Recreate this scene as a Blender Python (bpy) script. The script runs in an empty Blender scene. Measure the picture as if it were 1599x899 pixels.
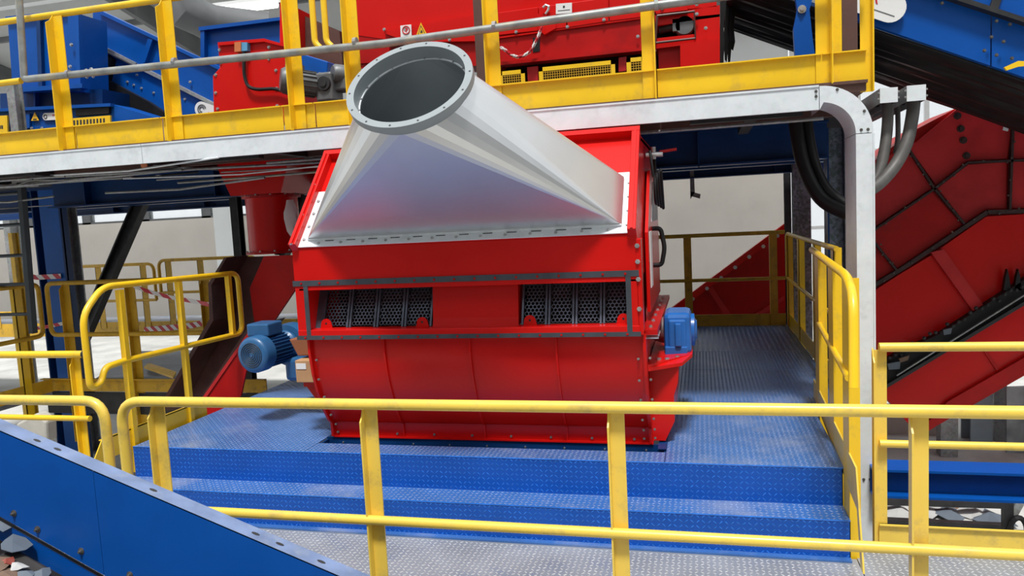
import bpy, math, random
import numpy as np
from mathutils import Vector, Matrix
random.seed(7)
rng = np.random.default_rng(7)
scene = bpy.context.scene
col = scene.collection

# ------------------------------------------------------------------ camera
F = 1170.0; CX, CY = 799.5, 449.5; EYE = 1.86
def _basis():
    d = np.array([1093 - CX, 323 - CY, F]); d /= np.linalg.norm(d)
    l = -np.array([-3700 - CX, 570 - CY, F]); l -= d * (l @ d); l /= np.linalg.norm(l)
    u = np.cross(l, d)
    if u[1] > 0: u = -u
    return np.array([l, d, u])
RM = _basis()                       # rows: world X (along the rail), Y (depth), Z (up)
cam_d = bpy.data.cameras.new('camera'); cam = bpy.data.objects.new('camera', cam_d); col.objects.link(cam)
r_, u_, b_ = RM @ np.array([1, 0, 0]), RM @ np.array([0, -1, 0]), RM @ np.array([0, 0, -1])
cam.matrix_world = Matrix(((r_[0], u_[0], b_[0], 0), (r_[1], u_[1], b_[1], 0), (r_[2], u_[2], b_[2], EYE), (0, 0, 0, 1)))
cam_d.sensor_width = 36; cam_d.lens = F / 1599 * 36; cam_d.clip_end = 300
scene.camera = cam

# ------------------------------------------------------------------ light
w = bpy.data.worlds.new('sky'); scene.world = w; w.use_nodes = True
bg = w.node_tree.nodes['Background']; bg.inputs[0].default_value = (0.93, 0.97, 1.0, 1); bg.inputs[1].default_value = 0.95
sun_d = bpy.data.lights.new('sun', 'SUN'); sun_d.energy = 3.3; sun_d.angle = math.radians(9); sun_d.color = (1, 0.98, 0.94)
sun = bpy.data.objects.new('sun', sun_d); col.objects.link(sun)
sun.rotation_euler = Vector((0.06, -0.40, 0.90)).to_track_quat('Z', 'Y').to_euler()
vs = scene.view_settings; vs.view_transform = 'Standard'; vs.look = 'None'; vs.gamma = 1; vs.use_curve_mapping = False
vs.exposure = 0.15

# ------------------------------------------------------------------ measuring helpers (points of the place on a known plane)
def _ray(x, y): return RM @ np.array([x - CX, y - CY, F])
def atY(x, y, Y): r = _ray(x, y); k = Y / r[1]; return Vector((r[0]*k, Y, EYE + r[2]*k))
def atX(x, y, X): r = _ray(x, y); k = X / r[0]; return Vector((X, r[1]*k, EYE + r[2]*k))
def atZ(x, y, Z): r = _ray(x, y); k = (Z - EYE) / r[2]; return Vector((r[0]*k, r[1]*k, Z))

# ------------------------------------------------------------------ materials
MATS = {}
def mat(name, rgb, rough=0.4, metal=0.0, var=0.10, scale=6.0, dirt=None, dirt_amt=0.0, dirt_scale=3.0, bump=0.0, bump_scale=80.0, spangle=0.0, coat=0.0, emit=None, spec=0.5, alpha=None, stripes=None):
    m = bpy.data.materials.new(name); m.use_nodes = True; nt = m.node_tree; N = nt.nodes; L = nt.links
    p = N['Principled BSDF']
    p.inputs['Roughness'].default_value = rough; p.inputs['Metallic'].default_value = metal
    p.inputs['Specular IOR Level'].default_value = spec
    if coat: p.inputs['Coat Weight'].default_value = coat; p.inputs['Coat Roughness'].default_value = 0.12
    tc = N.new('ShaderNodeTexCoord')
    no = N.new('ShaderNodeTexNoise'); no.inputs['Scale'].default_value = scale; no.inputs['Detail'].default_value = 5
    L.new(tc.outputs['Object'], no.inputs['Vector'])
    cr = N.new('ShaderNodeValToRGB')
    c = Vector(rgb)
    cr.color_ramp.elements[0].position = 0.3; cr.color_ramp.elements[1].position = 0.7
    cr.color_ramp.elements[0].color = (*(c * (1 - var)), 1); cr.color_ramp.elements[1].color = (*[min(1, v * (1 + var) + 0.002) for v in c], 1)
    L.new(no.outputs['Fac'], cr.inputs['Fac']); out = cr.outputs['Color']
    if spangle:
        vo = N.new('ShaderNodeTexVoronoi'); vo.inputs['Scale'].default_value = 38
        L.new(tc.outputs['Object'], vo.inputs['Vector'])
        mx = N.new('ShaderNodeMix'); mx.data_type = 'RGBA'; mx.blend_type = 'OVERLAY'; mx.inputs[0].default_value = spangle
        L.new(out, mx.inputs[6]); L.new(vo.outputs['Color'], mx.inputs[7])
        hs = N.new('ShaderNodeHueSaturation'); hs.inputs['Saturation'].default_value = 0.35
        L.new(mx.outputs[2], hs.inputs['Color']); out = hs.outputs['Color']
    if dirt is not None:
        n2 = N.new('ShaderNodeTexNoise'); n2.inputs['Scale'].default_value = dirt_scale; n2.inputs['Detail'].default_value = 9; n2.inputs['Roughness'].default_value = 0.7
        L.new(tc.outputs['Object'], n2.inputs['Vector'])
        r2 = N.new('ShaderNodeValToRGB'); r2.color_ramp.elements[0].position = 0.52; r2.color_ramp.elements[1].position = 0.72
        r2.color_ramp.elements[0].color = (0, 0, 0, 1); r2.color_ramp.elements[1].color = (dirt_amt, dirt_amt, dirt_amt, 1)
        L.new(n2.outputs['Fac'], r2.inputs['Fac'])
        mx = N.new('ShaderNodeMix'); mx.data_type = 'RGBA'; mx.inputs[7].default_value = (*dirt, 1)
        L.new(r2.outputs['Color'], mx.inputs[0]); L.new(out, mx.inputs[6]); out = mx.outputs[2]
    if stripes:                                    # printed diagonal warning stripes: (second colour, width)
        wv = N.new('ShaderNodeTexWave'); wv.inputs['Scale'].default_value = stripes[1]; wv.bands_direction = 'DIAGONAL'
        L.new(tc.outputs['Object'], wv.inputs['Vector'])
        gt = N.new('ShaderNodeMath'); gt.operation = 'GREATER_THAN'; gt.inputs[1].default_value = 0.5; L.new(wv.outputs['Fac'], gt.inputs[0])
        mx = N.new('ShaderNodeMix'); mx.data_type = 'RGBA'; mx.inputs[7].default_value = (*stripes[0], 1)
        L.new(gt.outputs[0], mx.inputs[0]); L.new(out, mx.inputs[6]); out = mx.outputs[2]
    L.new(out, p.inputs['Base Color'])
    if bump:
        nb = N.new('ShaderNodeTexNoise'); nb.inputs['Scale'].default_value = bump_scale; nb.inputs['Detail'].default_value = 4
        L.new(tc.outputs['Object'], nb.inputs['Vector'])
        bp = N.new('ShaderNodeBump'); bp.inputs['Strength'].default_value = bump; bp.inputs['Distance'].default_value = 0.01
        L.new(nb.outputs['Fac'], bp.inputs['Height']); L.new(bp.outputs['Normal'], p.inputs['Normal'])
    if emit: p.inputs['Emission Color'].default_value = (*emit[0], 1); p.inputs['Emission Strength'].default_value = emit[1]
    if alpha is not None: p.inputs['Alpha'].default_value = alpha
    MATS[name] = m; return m
RED = mat('red_paint', (0.60, 0.006, 0.004), 0.26, var=0.05, scale=2, spec=0.28)
RED2 = mat('red_paint_worn', (0.43, 0.005, 0.005), 0.36, var=0.14, scale=3, dirt=(0.16, 0.008, 0.010), dirt_amt=0.5, dirt_scale=2.2, spec=0.25)
REDD = mat('red_paint_dusty', (0.52, 0.024, 0.027), 0.45, var=0.16, scale=3, dirt=(0.30, 0.014, 0.016), dirt_amt=0.7, dirt_scale=1.6, spec=0.25)
SEAM = mat('greasy_seam', (0.035, 0.012, 0.012), 0.6, var=0.5, scale=20, bump=0.5, bump_scale=40)
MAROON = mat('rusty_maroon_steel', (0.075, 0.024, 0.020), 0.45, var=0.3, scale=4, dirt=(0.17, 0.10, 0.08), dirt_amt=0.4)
BROWN = mat('brown_primer', (0.095, 0.042, 0.032), 0.55, var=0.2, scale=5, dirt=(0.2, 0.13, 0.1), dirt_amt=0.4)
BLUE = mat('blue_paint', (0.001, 0.075, 0.36), 0.34, var=0.10, scale=2, dirt=(0.002, 0.05, 0.22), dirt_amt=0.4, spec=0.3)
BLUEB = mat('blue_beam_paint', (0.002, 0.036, 0.15), 0.42, var=0.2, scale=3, dirt=(0.004, 0.02, 0.06), dirt_amt=0.6, spec=0.3)
BLUEM = mat('motor_blue', (0.025, 0.115, 0.27), 0.38, var=0.12, scale=8, coat=0.1)
BLUEG = mat('gearbox_blue', (0.012, 0.12, 0.42), 0.33, var=0.1, scale=8, coat=0.2)
CHECK = mat('blue_checker_paint', (0.001, 0.075, 0.40), 0.30, var=0.12, scale=2.2, spec=0.45)
CHECKL = mat('blue_checker_lugs', (0.015, 0.14, 0.55), 0.25, var=0.25, scale=12, spec=0.6)
DECK = mat('blue_deck_dust_sheen', (0.05, 0.155, 0.43), 0.30, metal=0.15, var=0.16, scale=2.0, dirt=(0.30, 0.35, 0.48), dirt_amt=0.8, dirt_scale=1.4, spec=0.7)  # dust plus sheen: bright reflection on deck and treads put into the colour
DECKL = mat('deck_lugs_wear_sheen', (0.24, 0.32, 0.55), 0.24, metal=0.3, var=0.25, scale=9, spec=0.8)  # worn lugs, paled further with the deck's painted-in sheen
GREYC = mat('worn_checker_floor', (0.25, 0.265, 0.30), 0.45, metal=0.1, var=0.18, scale=3, dirt=(0.10, 0.14, 0.26), dirt_amt=0.6, dirt_scale=2.0)
GREYL = mat('worn_checker_lugs', (0.52, 0.53, 0.54), 0.36, metal=0.3, var=0.25, scale=14)
YEL = mat('yellow_paint', (0.90, 0.56, 0.012), 0.36, var=0.07, scale=3, dirt=(0.45, 0.30, 0.08), dirt_amt=0.45, dirt_scale=7, coat=0.15)
YELP = mat('pale_yellow_paint', (0.84, 0.59, 0.085), 0.36, var=0.06, scale=3, dirt=(0.35, 0.27, 0.13), dirt_amt=0.55, dirt_scale=9, coat=0.15)
YELO = mat('old_yellow_paint', (0.62, 0.36, 0.02), 0.45, var=0.12, scale=4, dirt=(0.22, 0.13, 0.03), dirt_amt=0.7, dirt_scale=9)
GALV = mat('galvanised_steel', (0.64, 0.77, 0.86), 0.42, metal=0.15, var=0.06, scale=5, spangle=0.14, dirt=(0.35, 0.38, 0.40), dirt_amt=0.35, dirt_scale=6)
GALVD = mat('dull_galvanised', (0.27, 0.29, 0.30), 0.5, metal=0.4, var=0.2, scale=5, spangle=0.25)
PIPE = mat('scuffed_grey_pipe', (0.30, 0.31, 0.30), 0.42, metal=0.45, var=0.25, scale=9, dirt=(0.55, 0.40, 0.10), dirt_amt=0.5, dirt_scale=5)
DUCT = mat('brushed_sheet_steel', (0.68, 0.69, 0.70), 0.36, metal=0.88, var=0.04, scale=3)
DUCTF = mat('grey_flange_paint', (0.30, 0.335, 0.35), 0.4, var=0.05, scale=4)
GRAPH = mat('graphite_strip', (0.065, 0.075, 0.09), 0.45, metal=0.3, var=0.15, scale=12)
SCREEN = mat('dark_screen_steel', (0.085, 0.10, 0.135), 0.36, metal=0.4, var=0.25, scale=14)
BLACK = mat('black_rubber', (0.008, 0.008, 0.009), 0.5, var=0.4, scale=8, spec=0.3)
DARK = mat('dark_iron', (0.03, 0.03, 0.032), 0.5, metal=0.3, var=0.3, scale=10)
HOSE = mat('grey_corrugated_hose', (0.085, 0.08, 0.075), 0.5, var=0.3, scale=9)
MOTG = mat('grey_motor', (0.13, 0.135, 0.14), 0.45, metal=0.2, var=0.2, scale=12)
ZINC = mat('zinc_bolt', (0.55, 0.55, 0.55), 0.32, metal=0.8, var=0.2, scale=30)
BOLTD = mat('dirty_bolt', (0.12, 0.11, 0.10), 0.5, metal=0.5, var=0.3, scale=30)
WALL = mat('beige_wall', (0.66, 0.61, 0.555), 0.85, var=0.05, scale=0.8, dirt=(0.45, 0.40, 0.35), dirt_amt=0.25, dirt_scale=0.7, bump=0.05, bump_scale=8)
WALLW = mat('white_cladding', (0.78, 0.80, 0.80), 0.7, var=0.04, scale=1)
CONC = mat('concrete_ground', (0.55, 0.55, 0.53), 0.8, var=0.18, scale=1.2, dirt=(0.25, 0.25, 0.25), dirt_amt=0.5, dirt_scale=1.5, bump=0.1, bump_scale=6)
ROOF = mat('grey_roof_sheet', (0.42, 0.43, 0.43), 0.7, var=0.08, scale=1)
ROOFD = mat('dark_roof_steel', (0.13, 0.135, 0.14), 0.6, var=0.15, scale=2)
WHITE = mat('white_plate', (0.78, 0.78, 0.77), 0.45, var=0.04, scale=5)
TUBE = mat('fluorescent_tube', (1, 1, 1), 0.4, emit=((1, 0.99, 0.95), 3.0))
TAPE = mat('striped_tape', (0.75, 0.73, 0.72), 0.5, var=0.04, stripes=((0.55, 0.03, 0.05), 4.0))
CARD = mat('brown_cardboard', (0.48, 0.27, 0.13), 0.8, var=0.08, scale=10)
GLASS = mat('window_glass', (0.85, 0.92, 0.95), 0.05, alpha=0.18)
LEAF = mat('outdoor_foliage', (0.16, 0.30, 0.10), 0.8, var=0.45, scale=2.5)
INK = mat('dark_ink', (0.03, 0.03, 0.035), 0.5)
INKR = mat('red_ink', (0.55, 0.01, 0.02), 0.5)
SIGNY = mat('sign_yellow', (0.85, 0.48, 0.01), 0.45)
ORANGE = mat('orange_cap', (0.55, 0.16, 0.05), 0.5)
LBLUE = mat('pale_blue_plastic', (0.10, 0.32, 0.55), 0.4)
SCRAP = [mat('scrap_grey_film', (0.11, 0.135, 0.17), 0.6), mat('scrap_brown_card', (0.17, 0.11, 0.075), 0.8), mat('scrap_white_paper', (0.45, 0.45, 0.44), 0.7), mat('scrap_orange_plastic', (0.25, 0.05, 0.03), 0.5)]

# ------------------------------------------------------------------ mesh helpers
class B:
    def __init__(s): s.v = []; s.f = []
    def add(s, vs_, fs): k = len(s.v); s.v += [Vector(q) for q in vs_]; s.f += [tuple(i + k for i in f) for f in fs]; return s
    def box(s, a, b):
        x0, y0, z0 = [min(a[i], b[i]) for i in range(3)]; x1, y1, z1 = [max(a[i], b[i]) for i in range(3)]
        return s.add([(x0,y0,z0),(x1,y0,z0),(x1,y1,z0),(x0,y1,z0),(x0,y0,z1),(x1,y0,z1),(x1,y1,z1),(x0,y1,z1)], [(3,2,1,0),(4,5,6,7),(0,1,5,4),(1,2,6,5),(2,3,7,6),(3,0,4,7)])
    def prism(s, poly, vec):
        vec = Vector(vec); n = len(poly); poly = [Vector(q) for q in poly]
        nrm = Vector((0,0,0))
        for i in range(n): nrm += poly[i].cross(poly[(i+1) % n])
        if nrm.dot(vec) > 0: poly = poly[::-1]
        return s.add(poly + [q + vec for q in poly], [tuple(range(n)), tuple(range(2*n-1, n-1, -1))] + [(i, n+i, n+(i+1) % n, (i+1) % n) for i in range(n)])
    def bar(s, p, q, wd, ht, up=(0, 0, 1)):             # rectangular bar p->q
        p, q = Vector(p), Vector(q); t = (q - p).normalized(); a = t.cross(Vector(up)).normalized(); b = a.cross(t)
        a *= wd / 2; b *= ht / 2
        return s.prism([p - a - b, p + a - b, p + a + b, p - a + b], q - p)
    def tube(s, pts, r, n=12, closed=False, caps=True):
        pts = [Vector(q) for q in pts]; m = len(pts); k = len(s.v); prev = None
        for i, q in enumerate(pts):
            if closed: t = pts[(i+1) % m] - pts[i-1]
            else: t = pts[min(i+1, m-1)] - pts[max(i-1, 0)]
            t.normalize()
            if prev is None:
                a = t.cross(Vector((0, 0, 1)));
                if a.length < 1e-3: a = t.cross(Vector((0, 1, 0)))
            else: a = prev - t * prev.dot(t)
            a.normalize(); prev = a; b = t.cross(a)
            for j in range(n):
                th = 2 * math.pi * j / n; s.v.append(q + a * (r * math.cos(th)) + b * (r * math.sin(th)))
        for i in range(m if closed else m - 1):
            i2 = (i + 1) % m
            for j in range(n): j2 = (j+1) % n; s.f.append((k+i*n+j, k+i*n+j2, k+i2*n+j2, k+i2*n+j))
        if caps and not closed: s.f.append(tuple(k+j for j in range(n-1, -1, -1))); s.f.append(tuple(k+(m-1)*n+j for j in range(n)))
        return s
    def lathe(s, p, ax, prof, n=24):                     # prof: (distance along axis, radius)
        p, ax = Vector(p), Vector(ax).normalized(); a = ax.cross(Vector((0, 0, 1)))
        if a.length < 1e-3: a = ax.cross(Vector((0, 1, 0)))
        a.normalize(); b = ax.cross(a); k = len(s.v); m = len(prof)
        for d, r in prof:
            for j in range(n): th = 2*math.pi*j/n; s.v.append(p + ax*d + a*(r*math.cos(th)) + b*(r*math.sin(th)))
        for i in range(m-1):
            for j in range(n): j2 = (j+1) % n; s.f.append((k+i*n+j, k+i*n+j2, k+(i+1)*n+j2, k+(i+1)*n+j))
        if prof[0][1] > 1e-4: s.f.append(tuple(k+j for j in range(n-1, -1, -1)))
        if prof[-1][1] > 1e-4: s.f.append(tuple(k+(m-1)*n+j for j in range(n)))
        return s
    def bolt(s, p, ax, r=0.009, h=0.010): return s.lathe(p, ax, [(0, r*1.35), (h*0.25, r*1.35), (h*0.25, r), (h, r*0.9)], 6)
    def out(s, name, m, parent=None, smooth=False, bevel=0.0, kind=None):
        me = bpy.data.meshes.new(name); off = Vector(ROOT.get(parent.name, (0, 0, 0))) if parent else Vector((0, 0, 0))
        me.from_pydata([q - off for q in s.v], [], s.f); me.materials.append(m); me.validate()
        o = bpy.data.objects.new(name, me); col.objects.link(o)
        if parent: o.parent = parent
        ROOT[o.name] = tuple(off)
        if smooth:
            me.polygons.foreach_set('use_smooth', [True]*len(me.polygons))
            try: me.set_sharp_from_angle(angle=math.radians(40))
            except Exception: pass
        if bevel:
            bm = o.modifiers.new('bevel', 'BEVEL'); bm.width = bevel; bm.segments = 2; bm.limit_method = 'ANGLE'; bm.angle_limit = math.radians(35)
        if kind: o['kind'] = kind
        return o
ROOT = {}
def thing(name, label, cat, loc=(0, 0, 0), group=None):
    o = bpy.data.objects.new(name, None); o.empty_display_size = 0.1; col.objects.link(o); o.location = loc
    o['label'] = label; o['category'] = cat
    if group: o['group'] = group
    ROOT[o.name] = tuple(loc); return o
def tag(o, label, cat, group=None):
    o['label'] = label; o['category'] = cat
    if group: o['group'] = group
    return o
def struct(o): o['kind'] = 'structure'; return o
def fillet(pts, r, n=6):
    """polyline with rounded corners"""
    pts = [Vector(q) for q in pts]; res = [pts[0]]
    for i in range(1, len(pts)-1):
        p, c, q = pts[i-1], pts[i], pts[i+1]; a = (p-c); b = (q-c); rr = min(r, a.length*0.49, b.length*0.49)
        A = c + a.normalized()*rr; Bq = c + b.normalized()*rr
        for k in range(n+1):
            t = k/n; res.append(A*(1-t)**2 + c*2*t*(1-t) + Bq*t**2)
    res.append(pts[-1]); return res
def ppoly(pix, Y): return [atY(x, y, Y) for x, y in pix]
def lug_mesh(name, m, parent, org, u, v, n, lu, lv, pitch=0.030, L=0.0225, W=0.0075, H=0.0028, keep=None):
    """diamond-plate lugs on a plate: alternating +-45 degree raised bars, one mesh"""
    org, u, v, n = [np.array(q, float) for q in (org, u, v, n)]
    nu, nv = int(lu/pitch), int(lv/pitch)
    I, J = np.meshgrid(np.arange(nu), np.arange(nv), indexing='ij'); I = I.ravel(); J = J.ravel()
    pu = (I + 0.5)*lu/nu; pv = (J + 0.5)*lv/nv
    if keep is not None: k = keep(pu, pv); I, J, pu, pv = I[k], J[k], pu[k], pv[k]
    sg = np.where((I + J) % 2 == 0, 1.0, -1.0); c = math.sqrt(0.5)
    du = np.stack([np.full_like(sg, c), sg*c], 1); dw = np.stack([-sg*c, np.full_like(sg, c)], 1)
    loc = [(-.5*L, -.3*W, 0), (.5*L, -.3*W, 0), (.5*L, .3*W, 0), (-.5*L, .3*W, 0), (0, -.5*W, 0), (0, .5*W, 0), (-.3*L, 0, H), (.3*L, 0, H)]
    P = []
    for a, b, h in loc:
        q = du*a + dw*b
        P.append(org + np.outer(pu + q[:, 0], u) + np.outer(pv + q[:, 1], v) + n*h)
    V = np.stack(P, 1).reshape(-1, 3)
    off = np.array(ROOT.get(parent.name, (0, 0, 0))) if parent else np.zeros(3)
    V = V - off
    faces = np.array([[0, 4, 6], [4, 7, 6], [4, 1, 7], [1, 2, 7], [2, 5, 7], [5, 6, 7], [5, 3, 6], [3, 0, 6]])
    K = len(I); FA = (faces[None] + 8*np.arange(K)[:, None, None]).reshape(-1, 3)
    if np.dot(np.cross(u, v), n) < 0: FA = FA[:, ::-1]
    me = bpy.data.meshes.new(name); me.vertices.add(len(V)); me.vertices.foreach_set('co', V.ravel())
    me.loops.add(FA.size); me.loops.foreach_set('vertex_index', FA.ravel().astype(np.int32))
    me.polygons.add(len(FA)); me.polygons.foreach_set('loop_start', np.arange(0, FA.size, 3, dtype=np.int32)); me.polygons.foreach_set('loop_total', np.full(len(FA), 3, dtype=np.int32))
    me.update(calc_edges=True); me.validate(); me.materials.append(m)
    o = bpy.data.objects.new(name, me); col.objects.link(o); o.parent = parent; o['kind'] = 'stuff'; ROOT[o.name] = tuple(off)
    return o
def text(name, s, size, m, parent, org, xdir, ydir, thick=0.001):
    cu = bpy.data.curves.new(name, 'FONT'); cu.body = s; cu.size = size; cu.extrude = thick; cu.align_x = 'CENTER'; cu.align_y = 'CENTER'
    o = bpy.data.objects.new(name + '_tmp', cu); col.objects.link(o)
    dg = bpy.context.evaluated_depsgraph_get(); me = bpy.data.meshes.new_from_object(o.evaluated_get(dg)); col.objects.unlink(o); bpy.data.objects.remove(o)
    x, y = Vector(xdir).normalized(), Vector(ydir).normalized(); z = x.cross(y)
    off = Vector(ROOT.get(parent.name, (0, 0, 0))); og = Vector(org) - off
    for vv in me.vertices: c = vv.co.copy(); vv.co = og + x*c.x + y*c.y + z*c.z
    me.materials.clear(); me.materials.append(m); me.name = name
    r = bpy.data.objects.new(name, me); col.objects.link(r); r.parent = parent; ROOT[r.name] = tuple(off); return r
def angle_post(name, m, parent, x, y, z0, z1, wd=0.06, t=0.007, flip=1, dep=None):
    """L-section post: wide leg faces the viewer, short leg runs back on one side"""
    dep = dep or wd*0.6
    b = B(); h = wd/2
    y += 0.022; b.box((x-h, y, z0), (x+h, y+t, z1))
    xs = x - h*flip; b.prism([(xs, y, z0), (xs, y, z1+.01), (xs, y-dep*.45, z1-.035), (xs, y-dep, z1-.06), (xs, y-dep, z0)], (t*flip, 0, 0))
    return b.out(name, m, parent)

# ================================================================== THE SETTING
GZ = -0.85                                                # ground level
WY = 20.0                                                 # back wall
struct(tag(B().box((-40, -6, GZ-0.2), (30, WY+12, GZ)).out('floor', CONC), 'pale dusty concrete ground far below the walkways', 'floor'))
wall = B()
wx0, wx1 = -2*0 - 7.2, -5.2                                # window opening with greenery, X range
oz0, oz1 = 0.6, 2.75
SY = WY
gx0, gx1 = atY(436, 350, WY).x, atY(476, 350, WY).x
RX = atY(1234, 300, WY).x                                  # right end of the beige wall
wall.box((-40, WY, GZ), (gx0, WY+0.25, 2.30)); wall.box((gx0, WY, GZ), (gx1, WY+0.25, 0.9)); wall.box((gx1, WY, GZ), (RX, WY+0.25, 3.3)); wall.box((-10.2, WY, 2.30), (gx0, WY+0.25, 3.3)); wall.box((gx0, WY, 3.0), (gx1, WY+0.25, 3.3))
wb = struct(tag(wall.out('wall_back', WALL), 'beige rendered back wall below the strip windows', 'wall'))
up = B().box((-40, WY, 3.3), (-3, WY+0.25, 6.3)).box((-3, WY, 3.3), (RX, WY+.25, 6.3))
struct(tag(up.out('wall_back_upper', WALLW), 'white cladding of the back wall above the strip windows', 'wall'))
HALL = mat('hall_wall_grey', (0.30, 0.30, 0.30), 0.8, var=0.08, scale=0.7)  # for unseen hall walls added to hold back low sky light and reflections
struct(tag(B().box((-26, -6.25, GZ), (16, -6, 8.5)).out('wall_front', HALL), 'unseen grey hall wall behind the viewer, added to cut front sky light', 'wall'))
struct(tag(B().box((15.75, -6, GZ), (16, 12, 7.5)).out('wall_right', HALL), 'unseen grey hall wall far to the right, added to cut low sky light', 'wall'))
# strip windows on the left of the back wall, each with frame and pane
wi = 0
for k in range(9):
    x0 = -30 + k*2.2; x1 = x0 + 2.2
    wi += 1
    fr = B().box((x0, WY+0.02, 2.30), (x0+0.16, WY+0.2, 3.3)).box((x1-0.16, WY+0.02, 2.30), (x1, WY+0.2, 3.3)).box((x0, WY+0.02, 2.30), (x1, WY+0.2, 2.36)).box((x0, WY+0.02, 3.22), (x1, WY+0.2, 3.3))
    o = struct(tag(fr.out('window_%d' % wi, ROOFD), 'narrow strip window high in the back wall', 'window', 'strip windows along the back wall'))
    B().box((x0+0.16, WY+0.1, 2.36), (x1-0.16, WY+0.11, 3.22)).out('pane', GLASS, o)
fr = B().box((gx0, WY+0.02, 0.9), (gx0+0.06, WY+0.2, 3.0)).box((gx1-0.06, WY+0.02, 0.9), (gx1, WY+0.2, 3.0)).box((gx0, WY+0.02, 0.9), (gx1, WY+0.2, 0.96)).box((gx0, WY+0.02, 2.94), (gx1, WY+0.2, 3.0))
o = struct(tag(fr.out('window_10', WALLW), 'tall window with green trees outside between pipe and screening machine', 'window'))
B().box((gx0+0.06, WY+0.1, 0.96), (gx1-0.06, WY+0.11, 2.94)).out('pane', GLASS, o)
# concrete pillar
for n, (xa, xb, lab) in enumerate(((338, 368, 'grey concrete wall pillar left of the red drop pipe'),)):
    a, b = atY(xa, 380, WY-0.3).x, atY(xb, 380, WY-0.3).x
    tag(B().box((a, WY-0.35, GZ), (b, WY, 6.2)).out('wall_pillar', WALLW), lab, 'pillar')
# trees outside
def bush(x, y, z, r, lab, n=160):
    t = thing('tree', lab, 'tree', (x, y, z), 'trees outside the hall')
    b = B()
    for _ in range(n):
        d = Vector(rng.normal(size=3)).normalized()*r*(0.55+0.45*random.random()); c = Vector((x, y, z+r)) + d
        a = Vector(rng.normal(size=3)).normalized()*r*0.22; e = Vector(rng.normal(size=3)).normalized()*r*0.22
        b.add([c-a, c+e, c+a, c-e], [(0, 1, 2, 3)])
    b.out('foliage', LEAF, t, kind='stuff'); B().tube([(x, y, GZ-1), (x, y, z+r)], 0.12, 8).out('trunk', BROWN, t)
bush((gx0+gx1)/2-.3, WY+4, GZ+0.2, 2.0, 'green leafy tree seen through the tall window', 420)
# roof over the rear of the hall, open at the front
def roofz(y): return 6.3 + (WY - y)*0.22
rf = B()
for k in range(4):
    y0 = 13.4 + k*1.65; y1 = y0 + (1.65 if k % 2 else 1.5)
    rf.add([(-40, y0, roofz(y0)), (14, y0, roofz(y0)), (14, y1, roofz(y1)), (-40, y1, roofz(y1)), (-40, y0, roofz(y0)+.1), (14, y0, roofz(y0)+.1), (14, y1, roofz(y1)+.1), (-40, y1, roofz(y1)+.1)], [(0,1,2,3),(7,6,5,4),(0,4,5,1),(1,5,6,2),(2,6,7,3),(3,7,4,0)])
ce = struct(tag(rf.out('ceiling', ROOF), 'grey sheet roof with daylight gaps over the rear of the hall', 'ceiling'))
for x in (-26, -19, -12.5, -6, 0.5):
    b = B().bar((x, 13.4, roofz(13.4)-0.25), (x, WY, roofz(WY)-0.25), 0.14, 0.45); b.out('roof_beam', ROOFD, ce)
for y in (14.2, 16.2, 18.2):
    B().bar((-40, y, roofz(y)-0.06), (14, y, roofz(y)-0.06), 0.1, 0.12).out('purlin', ROOFD, ce)
# ceiling lamp
p, q = atY(342, 17, 13.5), atY(432, 6, 13.5)
t = thing('ceiling_lamp', 'lit fluorescent lamp hanging below the roof at upper left', 'lamp', tuple((p+q)/2))
B().bar(p+Vector((-.1,0,.09)), q+Vector((.1,0,.09)), 0.26, 0.06).out('housing', WHITE, t)
B().tube([p, q], 0.075, 10).out('fluorescent_tube', TUBE, t)
for f in (0.45, 0.85): c = p.lerp(q, f); B().tube([c+Vector((0,0,.1)), Vector((c.x, c.y, roofz(c.y)))], 0.02, 6).out('hanger', GALVD, t)
# large dark grey duct under the roof
tag(B().tube([atY(268, -20, 12), atY(290, 18, 12), atY(335, 38, 12.5), atY(420, 48, 13)], 0.34, 16).out('roof_duct', ROOFD, smooth=True), 'dark grey ventilation duct under the roof at upper left', 'duct')
# bright glazed end wall seen at the right, between the conveyor and the walkway
t = thing('glazed_screen', 'white glazed end screen behind the black belt above the yellow walkway', 'window', (2, WY-1, GZ))
g0 = RX
for k in range(8):
    x = RX + .08 + k*1.5
    B().box((x-0.05, WY-0.05, GZ), (x+0.05, WY+0.05, 9)).out('mullion', WHITE, t)
for z in (1.2, 3.0, 4.8, 6.6): B().box((g0+.03, WY-0.05, z-0.04), (g0+11, WY+0.05, z+0.04)).out('transom', WHITE, t)
for k in range(7): B().box((RX+k*1.5+.14, WY-0.01, GZ), (RX+(k+1)*1.5+.02, WY+0.01, 9)).out('pane', GLASS, t)

# ================================================================== LOWER WALKWAY, STEPS, PLATFORM
PZ = 0.42; XL, XR, XR2 = -3.83, 0.71, 0.97
t = thing('foreground_walkway', 'worn grey checker plate walkway floor behind the front railing', 'walkway', (0, 3.4, 0))
B().box((-9, 2.56, -0.06), (0.74, 4.04, 0)).out('floor_plate', GREYC, t)
B().box((0.745, 2.56, -0.06), (4.5, 4.27, 0)).out('floor_plate', GREYC, t)
lug_mesh('tread_lugs', GREYL, t, (-3.9, 2.58, 0), (1, 0, 0), (0, 1, 0), (0, 0, 1), 4.63, 1.40)
lug_mesh('tread_lugs', GREYL, t, (0.76, 2.58, 0), (1, 0, 0), (0, 1, 0), (0, 0, 1), 1.9, 1.68)
B().box((-9, 4.0, -0.30), (4.5, 4.04, -0.06)).out('edge_beam', BLUEB, t)

t = thing('platform', 'blue checker plate platform with two steps carrying the red machine', 'platform', (-1.5, 6, PZ))
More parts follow.
